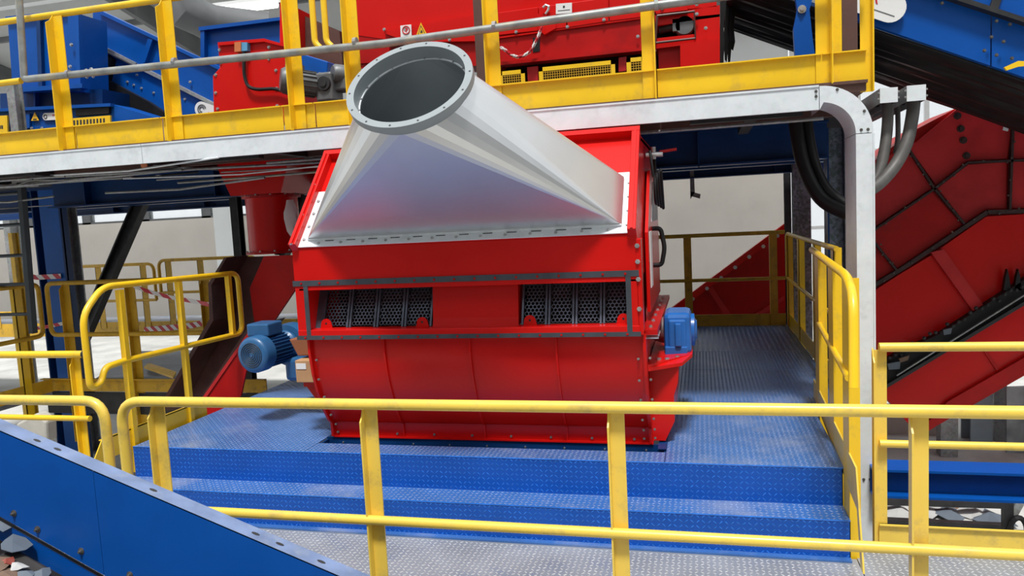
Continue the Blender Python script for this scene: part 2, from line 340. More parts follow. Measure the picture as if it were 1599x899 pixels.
# steps
for (ya, z0, z1, yb) in ((4.03, 0.0, 0.21, 4.235), (4.235, 0.21, PZ, None)):
    B().box((XL, ya, z0), (XR, ya+0.006, z1)).out('riser', CHECK, t)
    lug_mesh('riser_lugs', CHECKL, t, (XL, ya, z0), (1, 0, 0), (0, 0, 1), (0, -1, 0), XR-XL, z1-z0)
    if yb:
        B().box((XL, ya, z1-0.006), (XR, yb, z1)).out('tread', DECK, t)
        lug_mesh('tread_lugs', DECKL, t, (XL, ya, z1), (1, 0, 0), (0, 1, 0), (0, 0, 1), XR-XL, yb-ya)
B().box((XL, 3.99, 0.001), (XR, 4.03, 0.012)).out('step_lip', DECK, t)
for yy, zz in ((4.031, .207), (4.236, PZ-.003)): B().tube([(XL, yy, zz), (XR, yy, zz)], .0045, 8).out('worn_nosing', CHECKL, t)
B().prism([(XR-0.004, 4.03, 0), (XR-0.004, 4.03, 0.205), (XR-0.004, 4.235, 0.205), (XR-0.004, 4.235, 0.414), (XR-0.004, 4.6, 0.414), (XR-0.004, 4.6, 0)], (0.004, 0, 0)).out('step_side', BLUEB, t)
HX0, HX1, HY0, HY1 = -2.52, -0.235, 4.42, 6.35            # opening under the machine
plates = [(XL, HX0, 4.235, 5.6), (HX0, HX1, 4.235, HY0), (HX1, XR+0.02, 4.235, 5.62), (XL, HX0, 5.6, 7.2), (HX1, XR2, 5.62, 6.77), (HX0, HX1, HY1, 7.2), (HX1, XR2, 6.77, 7.64), (HX1, XR2, 7.64, 9.3), (XL, HX1, 7.2, 9.3)]
for (x0, x1, y0, y1) in plates:
    g = 0.002
    B().box((x0+g, y0+(g if y0 > 4.24 else 0), PZ-0.006), (x1-g, y1-g, PZ)).out('deck_plate', DECK, t)
    if y1 < 7.7: lug_mesh('deck_lugs', DECKL, t, (x0, y0, PZ), (1, 0, 0), (0, 1, 0), (0, 0, 1), x1-x0, y1-y0)
    else: lug_mesh('deck_lugs', DECKL, t, (x0, y0, PZ), (1, 0, 0), (0, 1, 0), (0, 0, 1), x1-x0, y1-y0, pitch=0.05, L=0.04, W=0.012)
B().box((XL, 9.3, 0.1), (XR2, 9.36, PZ+0.0)).out('edge_beam', BLUEB, t)
B().box((XR2-0.02, 5.63, 0.16), (XR2, 9.3, PZ-.006)).out('edge_beam', BLUEB, t)
B().box((XR-0.0, 4.61, 0.1), (XR+.018, 5.62, PZ-.006)).out('edge_beam', BLUEB, t)
B().box((XL, 4.25, 0.05), (XL+0.02, 9.3, PZ-.006)).out('edge_beam', BLUEB, t)
# collar round the opening
c = B()
c.box((HX0, HY0+0.125, PZ-0.16), (HX1, HY0+0.14, PZ+0.005)).box((HX0, HY0, PZ-.16), (HX0+.015, HY1, PZ-.01)).box((HX1-.05, HY0+.05, PZ-.002), (HX1-.0, HY1, PZ+.004)).box((HX1-.012, HY0, PZ-.16), (HX1, HY1, PZ-.01)).box((HX0, HY1-.015, PZ-.16), (HX1, HY1, PZ-.01))
c.out('opening_collar', BLUEB, t)
b = B()
for k in range(9): b.bolt((HX0+0.12+k*0.255, HY0+0.125, PZ-0.03), (0, -1, 0), 0.005, 0.01)
b.out('collar_bolts', ZINC, t, kind='stuff')

# blue beam to the right of the platform, and the black frame below
t = thing('steel_beam', 'blue steel I-beam running right behind the pale yellow railing', 'beam', (1.5, 5, 0.1))
B().box((0.99, 4.87, 0.185), (5, 5.07, 0.20)).out('top_flange', BLUE, t)
B().box((0.99, 4.955, 0.035), (5, 4.965, 0.185)).out('web', BLUE, t)
B().box((0.99, 4.87, 0.02), (5, 5.07, 0.035)).out('bottom_flange', BLUE, t)

# ================================================================== RAILINGS
def railing_x(name, lab, m, Y, x0, x1, zt, zm, z0, posts, r=0.024, rm=0.021, hoop0=False, hoop1=False, toe=None, pw=0.065, pm=None, flips=None, cap0=False, group=None, pz0=None):
    t = thing(name, lab, 'railing', ((x0+x1)/2, Y, z0), group)
    pts = [(x0, Y, zt), (x1, Y, zt)]
    if hoop0: pts = [(x0, Y, hoop0 if hoop0 is not True else z0), (x0, Y, zt)] + pts[1:]
    if hoop1: pts = pts + [(x1, Y, hoop1 if hoop1 is not True else z0)]
    B().tube(fillet(pts, 0.11), r, 14).out('top_rail', m, t, smooth=True)
    if zm is not None: B().tube([(x0, Y, zm), (x1, Y, zm)], rm, 12).out('mid_rail', m, t, smooth=True)
    for i, x in enumerate(posts): angle_post('post', pm or m, t, x, Y+0.006, z0 if pz0 is None else pz0, zt-r*0.8, pw, flip=(flips[i] if flips else 1))
    if toe: B().box((x0, Y+0.015, toe[0]), (x1, Y+0.021, toe[1])).box((x0, Y+0.0, toe[1]-.006), (x1, Y+0.021, toe[1])).out('toe_board', m, t)
    return t
FY = 2.886
t = railing_x('guard_railing', 'long pale yellow pipe railing across the whole foreground', YELP, FY, -2.655, 3.2, 1.095, 0.582, 0.0, (-2.475, -1.405, -0.345, 0.745, 1.82), hoop0=True, flips=(1, 1, 1, 1, 1))
t = railing_x('guard_railing', 'pale yellow hoop-ended railing section at far left of the foreground', YELP, FY, -6.0, -2.75, 1.095, None, 0.0, (-3.55, -4.6, -5.7), hoop1=True)
t = railing_x('guard_railing', 'pale yellow railing with toe board in front of the right blue beam', YELP, 4.2, 0.885, 4.5, 1.085, 0.57, 0.0, (0.892, 1.9, 2.9, 3.9), toe=(0.01, 0.125), pw=0.072)
t = railing_x('guard_railing', 'straight yellow railing with capped end left of the stair rail', YEL, 4.0, -7.5, -3.93, 1.11, 0.68, 0.0, (-4.02, -5.6, -7.0), rm=0.019, pw=0.055)
t2 = B().lathe((-3.93, 4.0, 1.11), (1, 0, 0), [(0, .026), (.03, .026)], 12).out('end_cap', DARK, t)
# stair rail on the left edge of the platform (runs in depth)
t = thing('stair_railing', 'bright yellow stair railing with hooked lower end beside red chute', 'railing', (-3.87, 4.8, PZ))
X = -3.87
pth = [(X, 5.66, 1.5), (X, 5.66, 0.98), (X, 4.26, 1.01), (X, 4.10, 0.96), (X, 4.07, 0.90), (X, 3.965, 0.90), (X, 3.965, 1.38), (X, 4.14, 1.535)]
loop = [(X, 4.9, 1.518)] + [(X, 5.66, 1.50), (X, 5.66, 0.98), (X, 4.28, 1.01), (X, 4.10, 1.0), (X, 4.06, 0.90), (X, 3.965, 0.89), (X, 3.965, 1.37), (X, 4.15, 1.535), (X, 4.9, 1.518)]
B().tube(fillet(loop, 0.09), 0.022, 12).out('top_rail', YEL, t, smooth=True)
for y in (4.28, 4.88, 5.5):
    B().box((X-0.02, y, PZ-0.2 if y < 5.2 else 0.98), (X+0.02, y+0.04, 1.5)).out('post', YEL, t)
B().box((X-0.01, 4.02, PZ-.03), (X-0.002, 5.1, PZ+0.11)).box((X-0.03, 4.02, PZ+.104), (X-0.002, 5.1, PZ+0.11)).out('toe_board', YEL, t)
B().prism([(X-.002, 4.02, PZ-.03), (X-.002, 4.02, PZ+.11), (X-.002, 3.72, PZ-.30), (X-.002, 3.72, PZ-.44)], (-.008, 0, 0)).out('toe_board', YEL, t)
# right-hand near railing on the platform edge
t = thing('stair_railing', 'bright yellow railing with drooping handrail end beside galvanised cable tray', 'railing', (0.76, 4.7, PZ))
pA = atX(1268, 390, 0.775); pB = atX(1325, 432, 0.70); pC = atX(1337, 500, 0.665); pD = atX(1333, 606, 0.66)
B().tube(fillet([pA, pB + Vector((0, 0.05, 0)), (pB + pC)/2 + Vector((0.0, -0.03, 0.02)), pD], 0.12), 0.023, 14).out('hand_rail', YEL, t, smooth=True)
mA, mB = atX(1268, 500, 0.775), atX(1325, 590, 0.70)
B().tube([atX(1279, 505, .77), mB], 0.018, 10).out('mid_rail', YEL, t, smooth=True)
def pol(xp, yb, X, ytop, nm='post', wd=0.10):
    a = atX(xp, ytop, X); return B().box((X-0.004, a.y-wd/2, yb), (X+0.004, a.y+wd/2, a.z)).box((X-.004, a.y-wd/2-.004, yb), (X+.05, a.y-wd/2+.004, a.z)).out(nm, YEL, t)
for xp, yt, X in ((1275, 398, 0.765), (1297, 414, 0.735), (1320, 432, 0.715)): pol(xp, -0.05, X, yt, wd=0.16)
a, bq = atX(1270, 588, .772), atX(1336, 735, .70)
B().prism([(a.x, a.y, 0.565), (a.x, a.y, 0.43), (bq.x, bq.y-.02, 0.36), (bq.x, bq.y-.1, 0.1), (bq.x, bq.y-.16, 0.1), (bq.x, bq.y, 0.56)], (0.008, 0, 0)).out('toe_board', YELP, t)
# right-hand far railing
t = thing('guard_railing', 'yellow railing along far right edge of the blue platform', 'railing', (0.97, 7.6, PZ))
zt = 1.50
yA, yB = 5.95, 9.25
B().tube(fillet([(0.97, yA, zt), (0.97, yB, zt), (0.97, yB, PZ+.56)], .08), 0.021, 10).out('top_rail', YEL, t, smooth=True)
B().tube([(0.97, yA, PZ+.56), (0.97, yB, PZ+.56)], 0.018, 10).out('mid_rail', YEL, t, smooth=True)
for y in (6.1, 7.1, 8.2, 9.2): B().box((0.97, y, PZ-.1), (0.977, y+.11, zt)).box((0.97, y, PZ-.1), (1.03, y+.007, zt)).out('post', YEL, t)
B().box((0.975, yA, PZ), (0.983, yB, PZ+.15)).out('toe_board', YEL, t)
railing_x('guard_railing', 'dull yellow railing closing the far end of the blue platform', YELO, 9.27, -3.8, 0.95, 1.52, PZ+.56, PZ, (-0.16, 0.82, -1.3, -2.4), toe=(PZ, PZ+.14), pw=0.09)

STEELB = mat('steel_bolt', (.33, .32, .31), .4, metal=.7, var=.25, scale=30)
# ================================================================== THE RED SCREENING MACHINE
MX0, MX1, MY = -2.52, -0.35, 4.28
LX0, LX1 = -2.465, -0.335
t = thing('screening_machine', 'big glossy red screening machine with grey funnel duct on top', 'machine', (-1.43, 5.3, PZ))
prof = [(4.335, 1.155), (4.335, 1.05), (4.36, 0.90), (4.40, 0.78), (4.455, 0.66), (4.52, 0.555), (4.555, 0.53), (4.56, 0.435)]
seams = [LX0, -1.955, -1.39, -0.85, LX1]
for i in range(4):
    b = B(); x0, x1 = seams[i]+0.004, seams[i+1]-0.004; n = len(prof)
    b.add([(x, y, z) for x in (x0, x1) for y, z in prof] + [(x, y+0.03, z-.005) for x in (x0, x1) for y, z in prof],
          [(j, j+1, n+j+1, n+j) for j in range(n-1)] + [(2*n+j, 2*n+j+1, j+1, j) for j in range(n-1)] + [(n+j, n+j+1, 3*n+j+1, 3*n+j) for j in range(n-1)])
    b.out('front_panel', RED, t, smooth=True)
def profile_strip(xa, xb, grow, name, m):
    b = B(); n = len(prof)
    b.add([(x, y-grow, z) for x in (xa, xb) for y, z in prof] + [(x, y+0.06, z) for x in (xa, xb) for y, z in prof],
          [(j, j+1, n+j+1, n+j) for j in range(n-1)] + [(2*n+j, 2*n+j+1, j+1, j) for j in range(n-1)] + [(n+j, n+j+1, 3*n+j+1, 3*n+j) for j in range(n-1)])
    return b.out(name, m, t)
for s in seams[1:4]: profile_strip(s-0.006, s+0.006, 0.016, 'seam_rib', RED)
for xa, xb in ((LX0-0.012, LX0+0.004), (LX1-0.004, LX1+0.014)): profile_strip(xa, xb, 0.03, 'end_flange', RED)
b = B()
for x in (LX0+0.03, LX1-0.035):
    for y, z in ((4.335, 1.0), (4.345, .87), (4.40, .74), (4.47, .60), (4.53, .52), (4.55, .46)): b.bolt((x, y, z), (0, -1, 0.2), 0.0065, 0.014)
for x in (LX1+0.03,):
    for y, z in ((4.36, 1.0), (4.37, .87), (4.42, .74), (4.50, .60), (4.55, .52), (4.57, .46)): b.bolt((x, y, z), (0, -1, 0.2), 0.0065, 0.014)
for k in range(8): b.bolt((LX0+0.2+k*0.262, 4.555, 0.455), (0, -1, 0), 0.0065, 0.012)
b.out('housing_bolts', STEELB, t, kind='stuff')
B().box((LX0, 4.535, 0.428), (LX1+.02, 4.60, 0.438)).out('base_flange', RED, t)
# body behind the panels, tapering feet at left and right
B().prism([(LX0, 4.39, 1.15), (LX0, 4.39, .95), (LX0, 4.47, .72), (LX0, 4.62, .45), (LX0, 6.3, .45), (LX0, 6.3, 1.15)], (LX1-LX0, 0, 0)).out('body', RED2, t)
B().prism([(-2.72, 4.63, .79), (-2.40, 4.63, .79), (-2.40, 4.63, .435), (-2.47, 4.63, .435)], (0, 1.6, 0)).out('side_hopper', RED, t)
B().box((-2.70, 4.60, .76), (-2.45, 4.64, .80)).out('bracket_plate', RED, t)
B().prism([(-.33, 4.60, .90), (-.15, 4.60, .905), (-.16, 4.60, .80), (-.185, 4.60, .72), (-.185, 4.60, .56), (-.245, 4.60, .435), (-.33, 4.60, .435)], (0, 1.1, 0)).out('side_pedestal', RED, t)
B().prism([(-.33, 4.48, .915), (-.33, 4.48, .895), (-.13, 4.60, .905), (-.07, 4.75, .93), (-.07, 5.5, .93), (-.33, 5.5, .915)], (0, 0, 0.02)).out('motor_shelf', RED, t)
# upper casing: frame round the screen window
B().box((MX0, MY, 1.15), (MX0+0.075, MY+0.5, 1.475)).out('window_jamb', RED, t, bevel=0.004)
B().box((MX1-0.055, MY, 1.15), (MX1, MY+0.5, 1.475)).out('window_jamb', RED, t, bevel=0.004)
B().box((MX0, MY+.002, 1.475), (MX1, MY+0.02, 1.725)).out('hood_front', RED, t)
B().box((MX0, MY-.004, 1.155), (MX1, MY+0.12, 1.205)).out('window_sill', RED, t, bevel=0.004)
B().box((MX0+.03, MY+.0, 1.46), (MX1, MY+0.10, 1.492)).out('window_head', RED, t)
for z0, z1 in ((1.488, 1.523), (1.143, 1.170)): B().box((MX0-0.01, MY-0.006, z0), (MX1+0.005, MY+0.0, z1)).out('graphite_strip', GRAPH, t)
for x0 in (MX0+0.062, MX1-0.072): B().box((x0, MY-0.005, 1.17), (x0+0.03, MY, 1.488)).out('graphite_strip', GRAPH, t)
b = B()
for k in range(17): b.bolt((MX0+0.05+k*0.128, MY-0.006, 1.504), (0, -1, 0), 0.006, 0.006).bolt((MX0+0.05+k*0.128, MY-0.006, 1.156), (0, -1, 0), 0.006, 0.006)
b.out('strip_bolts', RED2, t, kind='stuff')
# screens: curved-back perforated panels, with real hexagonal holes
def screen(xa, xb):
    z0, z1, ya, yb = 1.205, 1.485, MY+0.09, MY+0.20
    R = 0.0142; hole = 0.0108; fr_ = 0.012
    b = B(); lenv = math.hypot(z1-z0, yb-ya); vy, vz = (yb-ya)/lenv, (z1-z0)/lenv
    def P(u, v, d=0): return (u, ya + vy*v + vz*d, z0 + vz*v - vy*d)
    cw = math.sqrt(3)*R; nu = int((xb-xa-2*fr_)/cw); nv = int((lenv-2*fr_)/(1.5*R)); u0 = xa+((xb-xa)-nu*cw)/2
    for i in range(nv):
        for j in range(nu - (i % 2)):
            cu = u0 + (j+0.5+(0.5 if i % 2 else 0))*cw; cv = fr_ + R + i*1.5*R; vv = []
            for rad, d in ((R, 0), (hole, 0), (hole, 0.006)):
                for k in range(6): a = math.pi/6 + k*math.pi/3; vv.append(P(cu+rad*math.cos(a), cv+rad*math.sin(a), d))
            b.add(vv, [(k, (k+1) % 6, 6+(k+1) % 6, 6+k) for k in range(6)] + [(6+k, 6+(k+1) % 6, 12+(k+1) % 6, 12+k) for k in range(6)])
    s = b.out('screen_panel', SCREEN, t)
    for u in (xa, xb-fr_): B().prism([P(u, 0, -.008), P(u+fr_, 0, -.008), P(u+fr_, lenv, -.008), P(u, lenv, -.008)], Vector(P(0, 0, .012))-Vector(P(0, 0, -.008))).out('panel_edge', SCREEN, s)
for x0, n in ((-2.40, 4), (-1.07, 4)):
    w_ = (0.76 if n == 4 and x0 < -2 else 0.66)/n
    wid = [0.19]*4 if x0 < -2 else [0.165]*4
    x = x0
    for k in range(n): screen(x+.004, x+wid[k]-.004); x += wid[k]
B().prism([(MX0+.06, MY+.085, 1.2), (MX0+.12, MY+.085, 1.2), (MX0+.14, MY+.2, 1.49), (MX0+.06, MY+.2, 1.49)], (0, 0.03, 0)).out('screen_cheek', SCREEN, t)
B().box((MX0+.05, MY+.45, 1.16), (MX1-.05, MY+.47, 1.49)).out('screen_backing', DARK, t)
B().add([(-1.635, MY+.085, 1.205), (-1.085, MY+.085, 1.205), (-1.085, MY+.10, 1.255), (-1.635, MY+.10, 1.255), (-1.085, MY+.13, 1.49), (-1.635, MY+.13, 1.49), (-1.635, MY+.25, 1.205), (-1.085, MY+.25, 1.205), (-1.085, MY+.25, 1.49), (-1.635, MY+.25, 1.49)],
        [(0, 1, 2, 3), (3, 2, 4, 5), (1, 7, 8, 4, 2), (6, 0, 3, 5, 9), (5, 4, 8, 9)]).out('middle_panel', RED, t)
for x in (-2.36, -1.70, -1.01, -0.45):
    p0 = Vector((x, MY+.075, 1.205)); b = B()
    b.prism([p0+Vector((-.042, 0, 0)), p0+Vector((.042, 0, 0))] + [p0+Vector((.036*math.cos(a), 0, .025+.036*math.sin(a))) for a in [math.pi*i/8 for i in range(9)]], (0, .008, 0))
    l_ = b.out('lifting_lug', RED, t); B().lathe(p0+Vector((0, -.001, .03)), (0, 1, 0), [(0, .007), (.004, .007)], 10).out('lug_hole', DARK, l_)
# sloped hood top (47.5 degrees), side cheeks
sl = Vector((0, 0.675, 0.737)); sn = Vector((0, -0.737, 0.675))
P0 = Vector((0, 4.285, 1.725)); Lh = 0.80
def S(x, v, d=0): q = P0 + sl*v + sn*d; return Vector((x, q.y, q.z))
B().prism([S(MX0+.05, 0), S(MX1-.05, 0), S(MX1-.05, Lh), S(MX0+.05, Lh)], sn*-0.02).out('hood_slope', RED, t)
B().prism([S(MX0+.05, 0, .0), S(MX1-.05, 0, .0), S(MX1-.05, .03, 0), S(MX0+.05, .03, 0)], sn*0.012).out('hood_lip', RED, t)
for xa in (MX0, MX1-0.05):
    B().prism([S(xa, -.01, -.01), S(xa, -.01, .06), S(xa, Lh, .06), S(xa, Lh, -.01)], (0.05, 0, 0)).out('hood_side_flange', RED, t, bevel=.004)
    B().prism([S(xa+.018, -.01, .06), S(xa+.018, -.01, .072), S(xa+.018, Lh, .072), S(xa+.018, Lh, .06)], (0.014, 0, 0)).out('flange_rib', RED, t)
B().prism([S(MX0, Lh, -.02), S(MX0, Lh, .06), S(MX0, Lh+.04, .06), S(MX0, Lh+.04, -.02)], (MX1-MX0, 0, 0)).out('hood_top_flange', RED, t)
YT = S(0, Lh).y; ZT = S(0, Lh).z
B().box((MX0, YT, ZT-.02), (MX1, 6.3, ZT+.01)).out('hood_roof', RED, t)
for xa, nm in ((MX0, 'side_wall'), (MX1-.012, 'side_wall')):
    B().prism([(xa, 4.30, 1.15), (xa, 4.30, 1.72), (xa, YT, ZT), (xa, 6.3, ZT), (xa, 6.3, 1.15)], (0.012, 0, 0)).out(nm, RED, t)
B().box((MX1-.01, 4.28, 1.15), (MX1+.02, 4.40, 1.70)).out('corner_flange', RED, t, bevel=.004)
# right side service door with handle, glazing strips
X = MX1+0.012
d = B().prism([(X, 4.75, 1.22), (X, 4.75, 1.72), (X, 5.15, 2.12), (X, 5.95, 2.12), (X, 5.95, 1.22)], (0.02, 0, 0)).out('side_door', RED, t)
B().box((X+.02, 4.86, 1.36), (X+.024, 5.05, 1.72)).out('label_strip', WHITE, d)
B().prism([(X+.02, 5.1, 1.78), (X+.02, 5.35, 2.05), (X+.02, 5.85, 2.05), (X+.02, 5.85, 1.78)], (0.004, 0, 0)).out('door_window', GALVD, d)
hd = [(X+.02, 5.2, 1.73), (X+.075, 5.2, 1.73), (X+.095, 5.2, 1.62), (X+.095, 5.2, 1.58), (X+.075, 5.2, 1.48), (X+.02, 5.2, 1.48)]
B().tube(fillet(hd, .03), 0.016, 10).out('door_handle', BLACK, d, smooth=True)
# coiled cable and tap near the top of the side
b = B()
for k in range(4):
    ph = 0.5*k; b.tube([(X+.06+.012*k, 5.05+.10*math.cos(a+ph)+.03*k, 1.99+(.095+.01*k)*math.sin(a)) for a in [2*math.pi*i/24 for i in range(24)]], .010, 8, closed=True)
b.tube([(X+.05, 5.0, 2.07), (X+.04, 5.0, 2.17), (X+.03, 5.05, 2.24)], .010, 8); b.tube([(X+.06, 5.12, 2.05), (X+.05, 5.15, 2.22)], .010, 8)
b.out('coiled_cable', BLACK, t, smooth=True)
v = B().tube([(X, 5.1, 2.22), (X+.11, 5.1, 2.22)], .018, 10).tube([(X+.05, 5.1, 2.19), (X+.05, 5.1, 2.27)], .016, 10).out('air_valve', ZINC, t)
B().tube([(X+.09, 5.1, 2.235), (X+.20, 5.1, 2.245)], .010, 8).out('red_hose', RED2, v)
B().box((MX1, 4.4, 1.13), (MX1+.09, 6.2, 1.16)).out('side_ledge', RED2, t)
b = B()
for k in range(7): b.bolt((MX1+.045, 4.5+k*.25, 1.16), (0, 0, 1), .01, .014)
for z in (1.30, 1.47, 1.57, 1.66): b.bolt((MX1+.0, 4.28, z), (0, -1, 0), .011, .014)
for y in (4.5, 4.6, 4.7): b.tube([(MX1+.0, y, 1.10), (MX1+.09, y, 1.10)], .012, 8)
for q in ((-.27, 4.62), (-.22, 4.62), (-.16, 4.68)): b.bolt((q[0], q[1], .925), (0, 0, 1), .016, .025)
for z in (1.72, 1.9, 2.1): b.bolt((MX0+.025, *S(0, (z-1.725)/.737, .06).yz), sn, .008, .01)
b.out('casing_bolts', ZINC, t, kind='stuff')
# ---------------- funnel duct
dth = thing('funnel_duct', 'grey sheet metal funnel duct rising from the red machine to a round flange', 'duct', tuple(S(-1.43, .2)))
cx, ca = -1.445, Vector((-1.445, 3.728, 2.578)); rc = 0.342
vv0, vv1 = 0.055, 0.43
fx0, fx1 = -2.415, -0.435
rect = [S(fx0, vv0, .03), S(fx1, vv0, .03), S(fx1, vv1, .03), S(fx0, vv1, .03)]     # front-left, front-right, back-right, back-left
ex = Vector((1, 0, 0))
rin = 0.304
cb = ca - sn*0.075                                           # lower end of the cylindrical collar
NS = 8
def cpt(th, r=rin, c=cb): return c + ex*(r*math.cos(th)) + sl*(r*math.sin(th))
b = B(); V = []; Fc = []
# arcs: corner i owns quarter arc; front = angle -90
starts = [-math.pi, -math.pi/2, 0, math.pi/2]
ridx = []
V += rect
arc = []
for i in range(4):
    ids = []
    for k in range(NS+1): V.append(cpt(starts[i] + (math.pi/2)*k/NS)); ids.append(len(V)-1)
    arc.append(ids)
    for k in range(NS): Fc.append((i, ids[k+1], ids[k]))
for i in range(4): j = (i+1) % 4; Fc.append((i, j, arc[i][-1]))
b.add(V, Fc); sk = b.out('funnel_skin', DUCT, dth)
sk.data.materials.append(DUCTF); so = sk.modifiers.new('thickness', 'SOLIDIFY'); so.thickness = 0.003; so.offset = -1; so.material_offset = 1
B().prism([S(fx0+.01, vv0+.01, .02), S(fx1-.01, vv0+.01, .02), S(fx1-.01, vv1-.01, .02), S(fx0+.01, vv1-.01, .02)], sn*.004).out('bounce_block_plate', DUCTF, dth)  # added grey plate, keeps the hood's red bounce out of the duct
# base flange strips with slots
for nm, (xa, xb, va, vb) in (('base_flange', (fx0-.055, fx1+.055, 0.0, vv0)), ('base_flange', (fx0-.055, fx1+.055, vv1, vv1+.05)), ('base_flange', (fx0-.055, fx0, vv0, vv1)), ('base_flange', (fx1, fx1+.055, vv0, vv1))):
    B().prism([S(xa, va, .012), S(xb, va, .012), S(xb, vb, .012), S(xa, vb, .012)], sn*.006).out(nm, GALV, dth)
B().prism([S(fx0, vv0-.006, .016), S(fx1, vv0-.006, .016), S(fx1, vv0-.006, .034), S(fx0, vv0-.006, .034)], sl*.006).out('flange_upstand', GALV, dth)
b = B()
for k in range(13): b.bolt(S(fx0+.08+k*.152, .026, .018), sn, .008, .008)
for k in range(4): b.bolt(S(fx1+.03, .06+k*.11, .018), sn, .009, .01).bolt(S(fx0-.03, .06+k*.11, .018), sn, .009, .01)
b.out('flange_bolts', ZINC, dth, kind='stuff')
b = B()
for k in range(12):
    x = fx0+.15+k*.148; b.prism([S(x-.03, .040, .0181), S(x+.03, .040, .0181), S(x+.03, .046, .0181), S(x-.03, .046, .0181)], sn*.001)
b.out('flange_slots', INK, dth, kind='stuff')
# round collar and ring flange
B().lathe(cb-sn*.005, sn, [(0, rin+.002), (.075, rin+.002)], 64)
N = 72
def ring(nm, segs, m):
    b = B(); n = len(segs)
    for r, d in segs:
        for j in range(N): b.v.append(cpt(2*math.pi*j/N, r, ca + sn*d))
    for i in range(n):
        i2 = (i+1) % n
        for j in range(N): j2 = (j+1) % N; b.f.append((i*N+j, i*N+j2, i2*N+j2, i2*N+j))
    return b.out(nm, m, dth, smooth=True)
ring('round_collar', [(rin, -.08), (rin+.004, -.08), (rin+.004, -.006), (rin, -.006)], DUCTF)
ring('ring_flange', [(rin-.002, 0), (rc, 0), (rc, -.042), (rc-.004, -.042), (rc-.004, -.006), (rin-.002, -.006)], DUCTF)
ring('collar_seam', [(rin-.008, -.082), (rin-.001, -.082), (rin-.001, -.076), (rin-.008, -.076)], GALV)
b = B()
for k in range(14): th = 2*math.pi*(k+.3)/14; b.lathe(cpt(th, (rin+rc)/2+.003, ca+sn*.0004), sn, [(0, .006), (.0008, .006)], 10)
b.out('flange_holes', INK, dth, kind='stuff')
b = B()
for k in range(20): th = 2*math.pi*k/20; b.lathe(cpt(th, rin-.006, ca-sn*.076), sn, [(0, .005), (.006, .004)], 8)
b.out('collar_rivets', ZINC, dth, kind='stuff')
# ---------------- drive motor left
def motor(name, lab, p, ax, r, L, m, parent_gear=True, grp=None):
    p, ax = Vector(p), Vector(ax).normalized(); t = thing(name, lab, 'motor', tuple(p))
    B().lathe(p, ax, [(0, r*.55), (0, r*.80), (.012, r*.95), (.03, r), (L*.30, r), (L*.32, r*.93)], 32).out('fan_cover', m, t, smooth=True)
    b = B()
    for k in range(1, 7): b.tube([p - ax*.002 + (Vector((1, 0, 0)) if abs(ax.x) < .9 else Vector((0, 1, 0)))*0 + q for q in [Matrix.Rotation(2*math.pi*i/24, 3, ax) @ (ax.orthogonal().normalized()*r*.11*k) for i in range(24)]], .003, 5, closed=True)
    b.out('fan_grille', DARK, t)
    B().lathe(p - ax*.004, ax, [(0, .01), (.004, r*.18)], 16).out('fan_hub', m, t)
    body = B().lathe(p, ax, [(L*.30, r*.78), (L*.95, r*.78), (L, r*.9), (L*1.06, r*.9)], 32).out('motor_body', m, t, smooth=True)
    b = B(); o1 = ax.orthogonal().normalized()
    for k in range(28):
        dr = Matrix.Rotation(2*math.pi*k/28, 3, ax) @ o1
        b.bar(p + ax*L*.34 + dr*r*.84, p + ax*L*.92 + dr*r*.84, .004, r*.16, up=dr)
    b.out('cooling_fins', m, body, kind='stuff')
    return t
mp = Vector((-3.185, 4.74, 0.955))
t = motor('drive_motor', 'steel blue electric motor with round fan grille left of the red machine', mp, (0.10, 1, 0), 0.135, 0.38, BLUEM)
B().box((mp.x-.09, mp.y+.10, mp.z+.12), (mp.x+.09, mp.y+.30, mp.z+.215)).out('terminal_box', BLUEM, t, bevel=.012)
t = thing('gear_unit', 'dark blue worm gear unit joining motor to red machine', 'gearbox', (-2.95, 5.2, .9))
B().lathe((-3.14, 5.15, .955), (0.1, 1, 0), [(0, .16), (.04, .17), (.10, .17), (.12, .13), (.25, .12)], 28).out('input_flange', BLUEM, t, smooth=True)
B().box((-3.10, 5.02, .70), (-2.72, 5.36, .88)).out('gear_case', BLUEM, t, bevel=.03)
B().lathe((-2.95, 5.18, .98), (1, 0, 0), [(0, .10), (.03, .15), (.28, .15), (.32, .08), (.42, .06)], 24).out('output_case', BLUEM, t, smooth=True)
B().lathe((-2.86, 5.22, 1.10), (0, -.4, 1), [(0, .13), (.03, .14), (.08, .12), (.10, .05)], 20).out('top_cover', BLUEM, t, smooth=True)
B().box((-2.75, 4.72, .78), (-2.50, 5.2, .88)).out('mount_foot', DARK, t, bevel=.01)
# carton on the machine bracket
t = thing('carton', 'small brown cardboard carton beside the left end of red housing', 'box', (-2.63, 4.6, .8))
B().box((-2.725, 4.55, .80), (-2.565, 4.70, .955)).out('carton_body', CARD, t, bevel=.006)
B().box((-2.715, 4.546, .895), (-2.64, 4.549, .935)).out('paper_label', WHITE, t)
tag(B().prism([(-2.80, 4.62, 1.09), (-2.55, 4.62, 1.12), (-2.55, 4.62, .98), (-2.74, 4.62, .97)], (0, .12, 0)).out('copper_bracket', mat('rust_bracket', (.30, .10, .04), .5), bevel=.01), 'rust orange bracket above the small carton', 'bracket')
